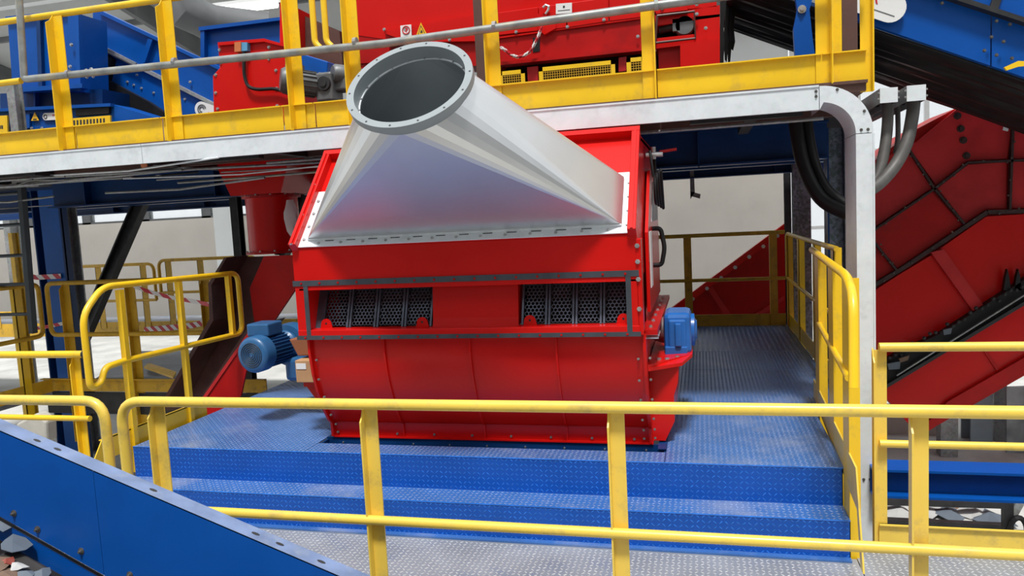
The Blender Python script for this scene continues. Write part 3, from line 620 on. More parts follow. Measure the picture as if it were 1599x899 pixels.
# gearbox right
t = thing('shaft_gearbox', 'bright blue cast shaft gearbox on the right end of red machine', 'gearbox', (-.15, 4.95, .93))
B().box((-.245, 4.80, .93), (-.075, 5.12, 1.20)).out('gear_case', BLUEG, t, bevel=.03)
B().box((-.215, 4.785, .95), (-.105, 4.81, 1.16)).out('front_cover', BLUEG, t, bevel=.012)
B().box((-.175, 4.765, .99), (-.135, 4.79, 1.14)).out('oil_rib', BLUEG, t, bevel=.008)
B().lathe((-.075, 4.96, 1.07), (1, 0, 0), [(0, .105), (.02, .105), (.025, .07), (.035, .06)], 28).out('end_cover', BLUEG, t, smooth=True)
B().lathe((-.245, 4.96, 1.07), (-1, 0, 0), [(0, .09), (.09, .06)], 20).out('shaft_hub', ZINC, t, smooth=True)
B().box((-.24, 4.78, .925), (-.10, 4.83, .99)).out('mount_foot', BLUEG, t, bevel=.008)

# ================================================================== UPPER WALKWAY
UZ = 2.555; UY = 5.0
# galvanised cable tray: straight run, elbow, vertical run
xl = atY(1338, 400, UY-.03).x; xr = atY(1365, 400, UY-.03).x; yb = 5.33
t = thing('cable_tray', 'galvanised cable trunking running along the upper walkway and bending down', 'trunking', (xl, UY, GZ))
zb, zt_ = 2.412, 2.553; Ro = 0.30; Ri = Ro-(zt_-zb); cxx = xr-Ro; czz = zt_-Ro
def arc_(c, z, r, a0, a1, n=14): return [Vector((c+r*math.cos(a0+(a1-a0)*i/n), UY-.03, z+r*math.sin(a0+(a1-a0)*i/n))) for i in range(n+1)]
wcol = xr-xl
for k in range(4):
    xa, xb = -9+k*(cxx+9)/4, -9+(k+1)*(cxx+9)/4-.004
    B().box((xa, UY-.03, zb), (xb, UY+.0, zt_)).out('straight_section', GALV, t)
    B().box((xa, UY-.036, zt_-.006), (xb, UY+.0, zt_+.006)).out('cover_lip', GALV, t)
el = arc_(cxx, czz, Ro, math.pi/2, 0) + arc_(xl-Ri*1.0+.0, czz-(Ro-(zt_-zb)-Ri), Ri, 0, math.pi/2)
B().prism([Vector((cxx, UY-.03, zt_))] + arc_(cxx, czz, Ro, math.pi/2, 0)[1:] + [Vector((xl, UY-.03, czz))] + arc_(cxx, czz, xl-cxx, 0, math.pi/2)[1:-1] + [Vector((cxx, UY-.03, zb))], (0, .36, 0)).out('elbow', GALV, t)
B().box((xl, UY-.03, GZ), (xr, yb, czz-.004)).out('vertical_section', GALV, t)
B().box((xr-.004, UY-.036, GZ), (xr+.006, yb, czz-.004)).out('cover_lip', GALV, t)
b = B()
for q in ((cxx-.02, zt_-.03), (cxx-.02, zt_-.06), (xl+.03, czz+.02), (xr-.03, czz+.02), (cxx+.1, zt_-.03), (xr-.05, czz+.13), (xl+.03, .1), (xr-.03, .1)): b.bolt((q[0], UY-.03, q[1]), (0, -1, 0), .007, .008)
b.out('tray_bolts', BOLTD, t, kind='stuff')
# deck of the upper walkway
t = thing('upper_walkway', 'brown-grey steel deck of the upper walkway seen from below', 'walkway', (-3, 5.6, UZ))
for k in range(8): B().box((-9+k*1.25, UY+.02, UZ-.045), (-9+(k+1)*1.25-.006, 6.1, UZ)).out('deck_plate', BROWN if k % 2 else MAROON, t)
B().box((-9, UY+.0, UZ-.0), (1.0, UY+.04, UZ+.018)).out('deck_edge', BROWN, t)
for x in (-8.2, -7.0, -5.6, -4.3, -3.1, -1.9, -0.75, 0.35): B().box((x-.04, UY+.02, UZ-.13), (x+.04, 6.4, UZ-.05)).out('joist', DARK, t)
B().box((-9, 5.55, UZ-.13), (1.0, 5.60, UZ-.06)).out('stringer', BROWN, t)
for k, (xa, ya, xb_, yb_) in enumerate(((-8.6, 5.3, -6.2, 6.0), (-7.4, 5.2, -5.2, 5.3), (-6.4, 5.9, -4.2, 5.5), (-3.4, 5.5, 0.8, 5.35), (-9, 5.8, -5, 5.85), (-5.5, 5.25, -3.0, 5.8))):
    B().tube([(xa, ya, UZ-.16), (xb_, yb_, UZ-.16)], .012, 6).out('conduit', GALVD, t)
for k in range(16):                                          # loose cables strung below the deck
    xa = random.uniform(-8.8, -3.2); ln = random.uniform(.6, 2.6); ya = random.uniform(5.2, 6.5); dy_ = random.uniform(-.5, .5); z_ = UZ-random.uniform(.08, .34)
    B().tube([(xa, ya, z_), (xa+ln*.5, ya+dy_*.5, z_-random.uniform(0, .04)), (xa+ln, ya+dy_, z_)], random.choice((.006, .008, .011)), 6).out('cable', random.choice((GALVD, GALV, DARK, PIPE)), t)
for x, y in ((-7.6, 5.15), (-6.5, 5.15), (-5.7, 5.15), (-3.6, 5.15), (.3, 5.15)):
    B().box((x-.35, y, UZ-.15), (x+.35, y+.07, UZ-.06)).out('angle_cleat', DARK, t)
# small spot lamp under the walkway edge
t = thing('spot_lamp', 'small black spot lamp under the left part of the walkway edge', 'lamp', tuple(atY(222, 250, 5.1)))
c = atY(222, 258, 5.08); B().lathe(c+Vector((0, .09, .02)), (.1, -1, -.25), [(0, .02), (.01, .035), (.07, .038), (.075, .032)], 20).out('lamp_housing', DARK, t, smooth=True)
B().lathe(c+Vector((.008, .012, .0)), (.1, -1, -.25), [(0, .03), (.004, .028), (.006, .01)], 20).out('lens', ORANGE, t)
B().box(c+Vector((-.035, .04, .03)), c+Vector((.035, .06, .10))).out('bracket', DARK, t)
# blue I-beams carrying it
def ibeam(name, lab, m, x0, x1, y, z0, z1, fw=0.2, grp=None):
    t = thing(name, lab, 'beam', ((x0+x1)/2, y, z0), grp)
    B().box((x0, y-.006, z0), (x1, y+.006, z1)).out('web', m, t)
    B().box((x0, y-fw/2, z0), (x1, y+fw/2, z0+.014)).out('bottom_flange', m, t)
    B().box((x0, y-fw/2, z1-.014), (x1, y+fw/2, z1)).out('top_flange', m, t)
    x = x0+.5
    while x < x1: B().box((x-.005, y-fw/2, z0), (x+.005, y+fw/2, z1)).out('stiffener', m, t); x += 1.6
    return t
ibeam('support_beam', 'dark blue I-beam under the upper walkway behind the funnel duct', BLUEB, -6.9, 1.05, 6.85, 2.21, 2.52)
ibeam('support_beam', 'rear dark blue I-beam below the upper floor near the back wall', BLUEB, -14, 1.6, 9.8, 2.22, 2.62)
ibeam('support_beam', 'middle dark blue I-beam of the upper floor under the red machine', BLUEB, -9, 1.4, 8.0, 2.24, 2.56)
# floor plate under the upper machines
t = thing('upper_floor', 'dark steel floor under the machines of the upper level', 'floor plate', (-3, 8, UZ))
for k in range(5): B().box((-10+k*2.3, 6.12, UZ-.03), (-10+(k+1)*2.3-.01, 10, UZ)).out('floor_plate', DARK, t)
# upper guard railing
RY = UY+.05
t = thing('guard_railing', 'yellow railing with broad toe board along the upper walkway', 'railing', (-3, RY, UZ))
zT = 3.63
for (xp, yp, fl) in ((107, 180, 1), (273, 130, 1), (464, 100, 1), (552, 60, 1), (771, 80, 1), (1013, 80, 1), (1285, 60, 1)):
    x = atY(xp, yp, RY).x
    angle_post('post', YEL, t, x, RY-.035, UZ+.01, zT-.02, 0.088, flip=-1 if xp > 900 else 1, dep=.075)
x = atY(1353, 60, RY).x; angle_post('post', YEL, t, x, RY-.02, UZ-.05, zT-.02, 0.07, flip=-1)
x = atY(1304, 40, RY+.5).x; angle_post('post', YEL, t, x, RY+.5, UZ+.01, zT-.02, 0.09)
segs = [(-9, -4.81), (-4.80, -4.0), (-3.99, -2.96), (-2.95, -2.70), (-2.69, -0.25), (-0.245, 0.745), (0.75, 1.0)]
for a, c in segs: B().box((a, RY+.0, UZ+.018), (c, RY+.008, UZ+.20)).box((a, RY-.03, UZ+.192), (c, RY+.008, UZ+.20)).out('toe_board', YEL, t)
B().tube([(-9, RY+.01, zT), (-2.985, RY+.01, zT)], .026, 12).out('top_rail', YEL, t, smooth=True)
zM = 3.075
h0, h1 = atY(495, 40, RY).x, atY(513, 40, RY).x
B().tube([atY(-60, 138, UY-.04), atY(33, 126, UY-.04)], .025, 12).out('mid_rail', YEL, t, smooth=True)
B().tube(fillet([(h0, RY-.05, zT+.1), (h0, RY-.05, zM+.09), (h0+.04, RY-.05, zM+.05)], .03), .022, 12).out('hoop_end', YEL, t, smooth=True)
B().tube(fillet([(h1, RY-.05, zT+.1), (h1, RY-.05, zM+.09), (h1+.04, RY-.05, zM+.05)], .03), .022, 12).out('hoop_end', YEL, t, smooth=True)
# grey conduit pipe clipped to it
t = thing('conduit_pipe', 'scuffed grey conduit pipe clipped along the upper yellow railing', 'pipe', (-3, UY-.03, 3.1))
cy = UY-.04
B().tube(fillet([atY(26, -60, cy), atY(38, 124, cy), atY(600, 68, cy), atY(1100, -2, cy), atY(1356, -36, cy)], .03), .027, 14).out('pipe', PIPE, t, smooth=True)
for xp, yp in ((107, 116), (273, 97), (555, 66), (772, 41), (1025, 8)):
    c = atY(xp, yp, cy); B().tube([(c.x-.012, c.y, c.z), (c.x+.012, c.y, c.z)], .034, 12).out('pipe_clip', GALVD, t)
# ------------------------------------------------------------------ posts on the upper level
def post_thing(name, lab, m, xp0, xp1, yp, Y, z0, z1, dep=.09, cat='post'):
    a, c = atY(xp0, yp, Y).x, atY(xp1, yp, Y).x
    t = thing(name, lab, cat, ((a+c)/2, Y, z0))
    B().box((a, Y, z0), (c, Y+.01, z1)).out('front_flange', m, t); B().box(((a+c)/2-.006, Y+.01, z0), ((a+c)/2+.006, Y+dep, z1)).out('web', m, t); B().box((a, Y+dep, z0), (c, Y+dep+.01, z1)).out('rear_flange', m, t)
    return t
post_thing('steel_post', 'dark brown steel post between railing and upper red machine', BROWN, 742, 768, 70, 5.7, UZ, 4.4)
post_thing('steel_post', 'brown primer steel post at the right end of the upper walkway', BROWN, 1315, 1339, 40, 5.8, UZ, 4.4)
# ================================================================== UPPER LEVEL MACHINES
def pbox(pix, Y, dep, name, m, parent, bevel=0): return B().prism(ppoly(pix, Y), (0, dep, 0)).out(name, m, parent, bevel=bevel)
def pboltset(pts, Y, parent, m=ZINC, r=.012, name='bolts'):
    b = B()
    for x, y in pts: b.bolt(atY(x, y, Y), (0, -1, 0), r, r*1.1)
    return b.out(name, m, parent, kind='stuff')
# red upper machine
Y = 6.7
t = thing('upper_sorting_machine', 'large red sorting machine standing on the upper level', 'machine', tuple(atY(830, 120, Y)))
pbox([(533, -40), (1119, -60), (1119, 10), (1010, 20), (777, 53), (748, 58), (635, 66), (537, 52)], Y, 1.6, 'upper_body', RED, t)
pbox([(600, 48), (745, 22), (747, 62), (1010, 25), (1010, 28), (748, 64), (640, 66), (600, 52)], Y-.03, .05, 'cover_ledge', RED, t)
for q in ([(777, 20), (840, 11), (840, 48), (777, 55)], [(842, 11), (884, 5), (884, 43), (842, 48)], [(886, 5), (950, -4), (950, 33), (886, 43)], [(952, -4), (1008, -12), (1008, 26), (952, 33)], [(1024, 5), (1074, -2), (1074, 16), (1024, 22)]):
    pbox(q, Y-.035, .03, 'access_panel', RED, t, bevel=.004)
pbox([(537, 50), (610, 40), (610, 104), (541, 108)], Y+.02, .3, 'left_leg', RED2, t)
pbox([(545, 54), (608, 44), (608, 96), (548, 100)], Y+.005, .04, 'left_leg_panel', RED2, t)
pbox([(640, 66), (777, 55), (777, 100), (700, 106)], Y+.01, .3, 'lower_body', RED2, t)
pbox([(777, 55), (1010, 27), (1010, 74), (778, 98)], Y-.01, .25, 'main_beam', RED2, t)
pbox([(777, 97), (1010, 73), (1010, 78), (778, 102)], Y-.07, .1, 'beam_flange', RED2, t)
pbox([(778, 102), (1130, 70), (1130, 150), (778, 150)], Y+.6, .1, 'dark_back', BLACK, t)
for q in ([(823, 105), (840, 103), (840, 140), (825, 140)], [(966, 90), (978, 88), (978, 110), (966, 112)]): pbox(q, Y-.02, .1, 'beam_leg', REDD, t)
pbox([(1062, 68), (1124, 60), (1124, 160), (1063, 160)], Y-.05, .5, 'end_cabinet', RED, t)
pbox([(1028, 78), (1062, 72), (1062, 160), (1030, 160)], Y+.05, .4, 'cabinet_side', RED2, t)
pbox([(1022, 24), (1124, 8), (1124, 26), (1024, 40)], Y, .4, 'end_panel', RED, t); pbox([(1086, 26), (1124, 22), (1124, 61), (1086, 66)], Y, .4, 'end_panel', RED, t); pbox([(1024, 60), (1086, 53), (1086, 68), (1024, 76)], Y, .4, 'end_panel', RED, t)
B().tube([atY(x, y, Y-.03) for x, y in ((1026, 25), (1084, 18), (1086, 60), (1024, 67), (1026, 25))], .012, 6).out('hatch_frame', MAROON, t)
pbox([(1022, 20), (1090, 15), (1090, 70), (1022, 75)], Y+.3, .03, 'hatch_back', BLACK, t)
c = atY(1069, 39, Y); m_ = B().lathe(c, (0, 1, 0), [(0, .03), (0, .075), (.02, .085), (.10, .085), (.12, .06)], 24).out('vibration_motor', MOTG, t, smooth=True)
B().tube([atY(1058, 40, Y+.06), atY(1030, 46, Y+.08)], .04, 12).out('motor_shaft', DARK, m_)
c = atY(1056, 40, Y+.03); B().box(c-Vector((.03, .03, .05)), c+Vector((.03, .03, .05))).out('motor_bracket', MOTG, m_)
pbox([(838, 22), (868, 18), (868, 44), (850, 54), (840, 46)], Y-.05, .04, 'lifting_bracket', RED, t)
hk = B().tube([atY(x, y, Y-.07) for x, y in ((848, 12), (852, 8), (857, 10), (856, 16), (852, 22))], .012, 8).out('hook', ZINC, t)
pbox([(832, 59), (843, 57), (843, 80), (832, 82)], Y-.015, .03, 'slot_opening', BLACK, t)
pboltset([(770, 14), (806, 50), (943, 31), (886, 42), (1088, 7), (1088, 22), (1102, 44), (996, 57), (633, 47), (600, 46), (702, 62), (1034, 13)], Y-.04, t)
# mesh guards, yellow
for pix in ([(778, 112), (819, 108), (819, 150), (778, 150)], [(841, 106), (960, 93), (960, 150), (841, 150)], [(978, 91), (1008, 88), (1008, 150), (978, 150)]):
    a = [atY(x, y, Y-.1) for x, y in pix]; lab = {778: 'small yellow wire mesh guard left under the upper red machine', 841: 'wide yellow wire mesh guard under the upper red machine', 978: 'narrow yellow wire mesh guard right of the wide one'}[pix[0][0]]
    g = thing('mesh_guard', lab, 'guard', tuple(a[3]), 'yellow mesh guards')
    fw = .035
    x0, x1, zt0, zt1, zb0 = a[0].x, a[1].x, a[0].z, a[1].z, UZ+.02
    zz = (zt0+zt1)/2
    B().box((x0, Y-.1, zb0), (x0+fw, Y-.09, zz)).out('frame_side', YEL, g); B().box((x1-fw, Y-.1, zb0), (x1, Y-.09, zz)).out('frame_side', YEL, g); B().box((x0, Y-.1, zz-fw), (x1, Y-.09, zz)).out('frame_top', YEL, g)
    b = B(); x = x0+fw
    while x < x1-fw: b.box((x, Y-.098, zb0), (x+.0045, Y-.094, zz-fw)); x += .021
    z = zb0
    while z < zz-fw: b.box((x0+fw, Y-.096, z), (x1-fw, Y-.092, z+.0045)); z += .021
    b.out('wire_mesh', YELO, g, kind='stuff')
# signs on the red machine
s = thing('safety_sign', 'white no-entry style pictogram sign on the upper red machine', 'sign', tuple(atY(634, 47, Y-.05)))
pbox([(625, 40), (642, 38), (643, 62), (626, 63)], Y-.05, .006, 'sign_plate', WHITE, s)
c = atY(634, 47, Y-.053); B().tube([c+Vector((.034*math.cos(a), 0, .034*math.sin(a))) for a in [2*math.pi*i/28 for i in range(28)]], .005, 6, closed=True).out('red_ring', INKR, s)
B().prism([c+Vector(q) for q in ((-.02, 0, .008), (-.005, 0, .022), (.014, 0, .018), (.018, 0, 0), (.004, 0, -.006), (.006, 0, -.02), (-.006, 0, -.012))], (0, .003, 0)).out('pictogram', INKR, s)
s = thing('warning_sign', 'yellow triangular warning sign on the upper red machine', 'sign', tuple(atY(657, 46, Y-.05)))
pbox([(657, 35), (668, 56), (649, 58)], Y-.05, .005, 'sign_plate', SIGNY, s)
pbox([(657, 39), (664.5, 54), (652, 56)], Y-.0525, .002, 'sign_border', INK, s); pbox([(657.2, 41.5), (663, 53), (653.5, 54.6)], Y-.055, .002, 'sign_field', SIGNY, s)
c = atY(658, 49, Y-.057); B().prism([c+Vector(q) for q in ((-.012, 0, -.012), (.012, 0, -.012), (.008, 0, .004), (.0, 0, .016), (-.008, 0, .002))], (0, .002, 0)).out('pictogram', INK, s)
s = thing('data_plate', 'white printed data plate on the upper red machine', 'sign', tuple(atY(880, 12, Y-.05)))
pbox([(868, 6), (893, 4), (893, 20), (868, 22)], Y-.05, .004, 'sign_plate', WHITE, s)
pbox([(879, 9), (882, 8.6), (882, 12), (879, 12.4)], Y-.052, .002, 'emblem', INK, s); pbox([(871, 16.4), (890, 14.6), (890, 15.4), (871, 17.2)], Y-.052, .002, 'text_line', INK, s)
# red and white chain
b1, b2 = B(), B()
cp = [(846, 42), (843, 50), (840, 58), (836, 66), (832, 74), (826, 82), (818, 87), (808, 89), (799, 86), (790, 79), (781, 73)]
pts = [atY(x, y, Y-.12) for x, y in cp]; fine = []
for i in range(len(pts)-1):
    for k in range(4): fine.append(pts[i].lerp(pts[i+1], k/4))
t = thing('warning_chain', 'red and white plastic chain hanging on the upper red machine', 'chain', tuple(pts[0]))
for i in range(len(fine)-1):
    p, q = fine[i], fine[i+1]; d = (q-p); n_ = Vector((0, 1, 0)) if i % 2 else d.cross(Vector((0, 1, 0))).normalized(); c = (p+q)/2
    lp = [c + d.normalized()*(.022*math.cos(a)) + n_*(.010*math.sin(a)) for a in [2*math.pi*j/10 for j in range(10)]]
    B().tube(lp, .0045, 5, closed=True).out('chain_link', INKR if (i//4) % 2 == 0 else WHITE, t)
# tattered black strips at its right end
Y = 6.75
for k, (xa, xb_, yb_) in enumerate(((1124, 1131, 101), (1131, 1137, 96), (1136, 1142, 99), (1140, 1147, 78))):
    labs = ('leftmost black rubber strip hanging at the end of the upper red machine', 'second black rubber strip hanging beside the red cabinet', 'third black rubber strip hanging near the belt', 'shortest rightmost black rubber strip beside the belt')
    wob = [(xa, -30), (xb_, -30), (xb_+1, 20), (xb_-1, 45), (xb_+1, 65), (xb_-2, yb_), (xa+1, yb_-3), (xa-1, 60), (xa+1, 30)]
    tag(B().prism(ppoly(wob, Y+k*.06), (0, .03, 0)).out('rubber_strip', BLACK), labs[k], 'strip', 'hanging rubber strips')
# ---------------- upper left: red drive box with gear motors
Y = 6.3
t = thing('drive_housing', 'red sheet metal drive housing with bolted edge on the upper level', 'housing', tuple(atY(390, 180, Y)))
pbox([(340, 68), (412, 62), (444, 71), (449, 74), (453, 190), (334, 195), (332, 118), (343, 106)], Y, .25, 'front_plate', RED, t, bevel=.006)
pbox([(449, 74), (452, 74), (470, 190), (453, 190)], Y+.05, .5, 'side_plate', RED2, t)
pbox([(340, 66), (412, 60), (444, 69), (444, 73), (412, 65), (340, 71)], Y-.03, .05, 'top_fold', RED, t)
pbox([(437, 4), (451, 6), (452, 75), (437, 70)], Y+.3, .5, 'corner_post', RED, t)
pboltset([(343, 78), (345, 98), (337, 117), (337, 145), (340, 170), (420, 74), (420, 92), (431, 110), (432, 138), (433, 165)], Y, t)
pbox([(366, 66), (376, 65), (376, 80), (366, 81)], Y-.06, .06, 'orange_cap', ORANGE, t); pbox([(377, 66), (386, 66), (386, 79), (377, 80)], Y-.05, .06, 'blue_cap', LBLUE, t)
B().tube(fillet([atY(x, y, Y-.04) for x, y in ((381, 80), (381, 118), (387, 136), (402, 140), (430, 138), (450, 146))], .06), .016, 8).out('power_cable', BLACK, t, smooth=True)
tag(B().prism(ppoly([(455, 16), (530, 48), (538, 130), (470, 130)], 6.9), (0, .12, 0)).out('worn_plate', BROWN), 'worn brown steel side plate behind the grey gear motors', 'plate')
t = thing('gear_motor', 'grey gear motor beside the red drive housing on the upper level', 'motor', tuple(atY(450, 130, 6.0)))
c = atY(447, 126, 6.0); ax = Vector((.80, .60, -.13)).normalized()
B().lathe(c, Vector((.25, -1, 0)), [(0, .03), (0, .10), (-.01, .115), (-.03, .115)], 24)
B().lathe(c, ax, [(-.05, .06), (-.05, .095), (-.02, .115), (.10, .115), (.11, .10), (.26, .10), (.27, .115), (.29, .115)], 28).out('motor_body', MOTG, t, smooth=True)
b = B()
for k in range(16): dr = Matrix.Rotation(2*math.pi*k/16, 3, ax) @ ax.orthogonal().normalized(); b.bar(c+ax*.12+dr*.105, c+ax*.25+dr*.105, .005, .02, up=dr)
b.out('cooling_fins', MOTG, t, kind='stuff')
e = c+ax*.31; B().box(e+Vector((-.02, -.1, -.15)), e+Vector((.14, .12, .10))).out('gear_case', MOTG, t, bevel=.02)
B().lathe(e+Vector((.07, -.10, 0)), (0, -1, 0), [(0, .065), (.02, .06), (.02, .03), (.03, .03)], 20).out('output_hub', DARK, t, smooth=True)
B().box(c+ax*.1+Vector((-.08, -.06, .10)), c+ax*.1+Vector((.04, .06, .15))).out('terminal_box', MOTG, t)
pbox([(466, 82), (512, 96), (510, 118), (466, 110)], 6.25, .2, 'mount_bracket', BLUE, t, bevel=.01)
t = thing('gear_motor', 'smaller dark grey gear motor left of the round duct flange', 'motor', tuple(atY(525, 120, 6.2)))
c = atY(519, 115, 6.15); B().lathe(c, Vector((.7, .7, -.05)), [(0, .03), (0, .07), (.02, .085), (.12, .085), (.13, .07), (.4, .07)], 24).out('motor_body', MOTG, t, smooth=True)
c = atY(530, 125, 6.2); B().box(c-Vector((.05, .05, .10)), c+Vector((.08, .1, .05))).out('gear_case', MOTG, t, bevel=.02)
# blue hopper behind
t = thing('feed_hopper', 'blue steel hopper behind the red drive housing', 'hopper', tuple(atY(380, 110, 7.4)))
pbox([(313, 47), (440, 30), (440, 125), (313, 125)], 7.4, .8, 'hopper_body', BLUE, t); pbox([(310, 42), (442, 26), (442, 31), (310, 48)], 7.33, .12, 'rim', BLUE, t)
pbox([(313, 48), (319, 47), (319, 125), (313, 125)], 7.34, .07, 'corner_rib', BLUE, t)
# inclined blue conveyor
Y = 6.9
t = thing('inclined_conveyor', 'blue inclined conveyor descending right behind the upper yellow railing', 'conveyor', tuple(atY(250, 180, Y)))
pbox([(145, 16), (160, 18), (348, 110), (348, 172), (145, 70)], Y, .05, 'upper_side_plate', BLUE, t)
pbox([(145, 70), (348, 172), (348, 200), (286, 200), (148, 118)], Y-.02, .05, 'lower_side_plate', BLUE, t)
pbox([(145, 66), (348, 168), (348, 173), (145, 72)], Y-.06, .06, 'side_flange', GALVD, t); pbox([(152, 14), (348, 107), (348, 112), (152, 20)], Y-.05, .08, 'top_flange', BLUE, t)
pbox([(231, 60), (238, 62), (226, 98), (219, 95)], Y-.05, .05, 'stiffener', BLUE, t)
pbox([(145, 72), (175, 92), (168, 125), (230, 158), (272, 186), (250, 186), (180, 165), (145, 140)], Y-.08, .6, 'belt_skirt', BLACK, t)
pbox([(150, 66), (212, 98), (212, 103), (150, 71)], Y-.10, .02, 'rail_strip', GALVD, t)
pboltset([(199, 128), (209, 133), (214, 117), (221, 138), (240, 145), (289, 155), (297, 128), (231, 160)], Y-.02, t)
t = thing('maker_plate', 'white rounded logo plate on the inclined blue conveyor', 'sign', tuple(atY(330, 172, Y-.1)))
ax_ = (atY(345, 182, Y-.1)-atY(312, 168, Y-.1)).normalized(); c0, c1 = atY(314, 170, Y-.1), atY(352, 184, Y-.1); up_ = Vector((-ax_.z, 0, ax_.x)); rr = .075
pl = [c0+ax_*(-rr*math.sin(a))+up_*(rr*math.cos(a)) for a in [math.pi*i/10 for i in range(11)]] + [c1-up_*rr, c1+up_*rr]
B().prism(pl, (0, .006, 0)).out('plate', WHITE, t)
for r_0 in (.045, .025): B().tube([c0+Vector((0, -.002, 0))+ax_*(.01+r_0*math.cos(a))+up_*(r_0*math.sin(a)) for a in [.6+4.6*i/16 for i in range(17)]], .006, 5).out('round_logo', MOTG, t)
text('lettering', 'LR', .07, INKR, t, c0+ax_*.125-up_*.025+Vector((0, -.002, 0)), ax_, up_)
# blue chute box
Y = 6.3
t = thing('chute_box', 'tall blue steel chute box at the upper left', 'chute', tuple(atY(70, 140, Y)))
pbox([(12, 32), (118, 20), (122, 142), (20, 142)], Y, .40, 'box_body', BLUE, t)
pbox([(8, 26), (100, 16), (100, 21), (8, 31)], Y-.04, .3, 'lid', BLUE, t)
pbox([(56, 26), (62, 25), (66, 140), (60, 140)], Y-.04, .04, 'corner_rib', BLUEB, t)
pbox([(116, 20), (122, 20), (126, 142), (120, 142)], Y-.03, .05, 'corner_rib', BLUE, t)
pbox([(10, 138), (128, 130), (128, 137), (10, 145)], Y-.08, .1, 'base_flange', BLUE, t)
pboltset([(110, 104), (112, 70), (135, 110), (143, 108), (136, 120), (146, 119)], Y-.03, t, r=.014)
t = thing('conveyor_drive_base', 'low blue conveyor drive base with guards behind upper railing', 'machine', tuple(atY(90, 200, Y)))
pbox([(0, 146), (160, 139), (160, 165), (0, 175)], Y+.15, .5, 'upper_frame', BLUEB, t)
pbox([(-20, 172), (172, 162), (262, 190), (262, 220), (-20, 225)], Y, .3, 'side_plate', BLUE, t)
pbox([(-20, 170), (172, 161), (172, 166), (-20, 175)], Y-.05, .06, 'top_edge', BLUE, t)
pbox([(118, 171), (170, 167), (170, 177), (118, 181)], Y-.03, .03, 'dark_slot', BLACK, t)
pbox([(32, 178), (46, 177), (46, 200), (32, 201)], Y-.03, .03, 'hatch', BLUE, t, bevel=.004); pbox([(52, 142), (55, 142), (55, 168), (52, 168)], Y+.1, .05, 'rib', BLUE, t)
for pix, nb in (([(96, 186), (172, 180), (172, 205), (98, 208)], 12), ([(-20, 182), (11, 180), (12, 212), (-20, 214)], 5)):
    gr = pbox(pix, Y-.06, .02, 'yellow_guard', YEL, t)
    for k in range(nb):
        xk = pix[0][0]+8+k*(pix[1][0]-pix[0][0]-14)/nb; pbox([(xk, 189 - .07*(xk-96)), (xk+2.6, 189 - .07*(xk-96)), (xk+3, 201), (xk+.4, 201)], Y-.062, .004, 'guard_slot', INK, gr)
pboltset([(40, 184), (40, 196), (50, 200), (66, 200), (20, 190), (20, 208), (35, 205)], Y-.01, t)
s = thing('warning_sign', 'small yellow warning triangle on the blue drive base', 'sign', tuple(atY(54, 182, Y-.02)))
pbox([(54, 175), (60.5, 188), (48.5, 188.5)], Y-.02, .005, 'sign_plate', SIGNY, s); pbox([(51.5, 185.2), (57, 185), (57, 187), (51.5, 187.2)], Y-.022, .002, 'text_line', INK, s)
s = thing('maker_plate', 'small white rounded logo plate on the blue drive base', 'sign', tuple(atY(80, 182, Y-.02)))
a, c_ = atY(71, 182, Y-.02), atY(96, 181, Y-.02); rr = .036
B().prism([a+Vector((-rr*math.sin(q), 0, rr*math.cos(q))) for q in [math.pi*i/10 for i in range(11)]] + [c_+Vector((0, 0, -rr)), c_+Vector((0, 0, rr))], (0, .005, 0)).out('plate', WHITE, s)
B().tube([a+Vector((.018*math.cos(q), -.002, .018*math.sin(q))) for q in [2*math.pi*i/16 for i in range(16)]], .004, 5, closed=True).out('round_logo', INK, s)
text('lettering', '\u2022\u2022\u2022', .06, INKR, s, (a+c_)/2+Vector((.02, -.002, .008)), (1, 0, 0), (0, 0, 1))
post_thing('steel_post', 'thin galvanised post at the far left of the upper level', GALVD, 12, 24, 160, 6.0, UZ, 3.4)
# ---------------- black belt conveyor with blue frame, upper right
t = thing('belt_conveyor', 'blue belt conveyor with black underside descending at the upper right', 'conveyor', tuple(atY(1500, 60, 6.2)))
n0, n1 = atY(1364, 40, 6.2), atY(1569, 110, 6.2); dv = (n1-n0)/(n1.x-n0.x)
def cv(x, y, dz=0): q = n0 + dv*(x-n0.x); return Vector((x, y, q.z+dz))
xa, xb_ = 0.27, 4.0; xs = 0.98
for k, (p, q) in enumerate(((xs, 2.05), (2.06, xb_))):
    B().prism([cv(p, 6.2), cv(q, 6.2), cv(q, 6.2, .36), cv(p, 6.2, .36)], (0, .05, 0)).out('side_plate', BLUE, t)
    B().prism([cv(p, 6.16, .36), cv(q, 6.16, .36), cv(q, 6.16, .9), cv(p, 6.16, .9)], (0, .05, 0)).out('upper_side_plate', BLUE, t)
B().prism([cv(xs, 6.12, .35), cv(xb_, 6.12, .35), cv(xb_, 6.12, .385), cv(xs, 6.12, .385)], (0, .08, 0)).out('side_flange', DARK, t)
B().prism([cv(2.02, 6.13, .37), cv(2.07, 6.13, .37), cv(2.22, 6.13, .9), cv(2.17, 6.13, .9)], (0, .06, 0)).out('stiffener', DARK, t)
bb = B(); NY, NX = 60, 40
for j in range(NY+1):
    for i in range(NX+1):
        yy = 6.25+j*1.53/NY; xx = xa+(xb_-xa)*i/NX; bb.v.append(cv(xx, yy, -.03*math.sin(math.pi*j/NY)+.012*math.sin(j*.9+.25*math.sin(i*.5))+.006*math.sin(j*2.1+i*.3)))
for j in range(NY):
    for i in range(NX): k = j*(NX+1)+i; bb.f.append((k+NX+1, k+NX+2, k+1, k))
o = bb.out('belt', BLACK, t, smooth=True); so = o.modifiers.new('t', 'SOLIDIFY'); so.thickness = .02; so.offset = 1
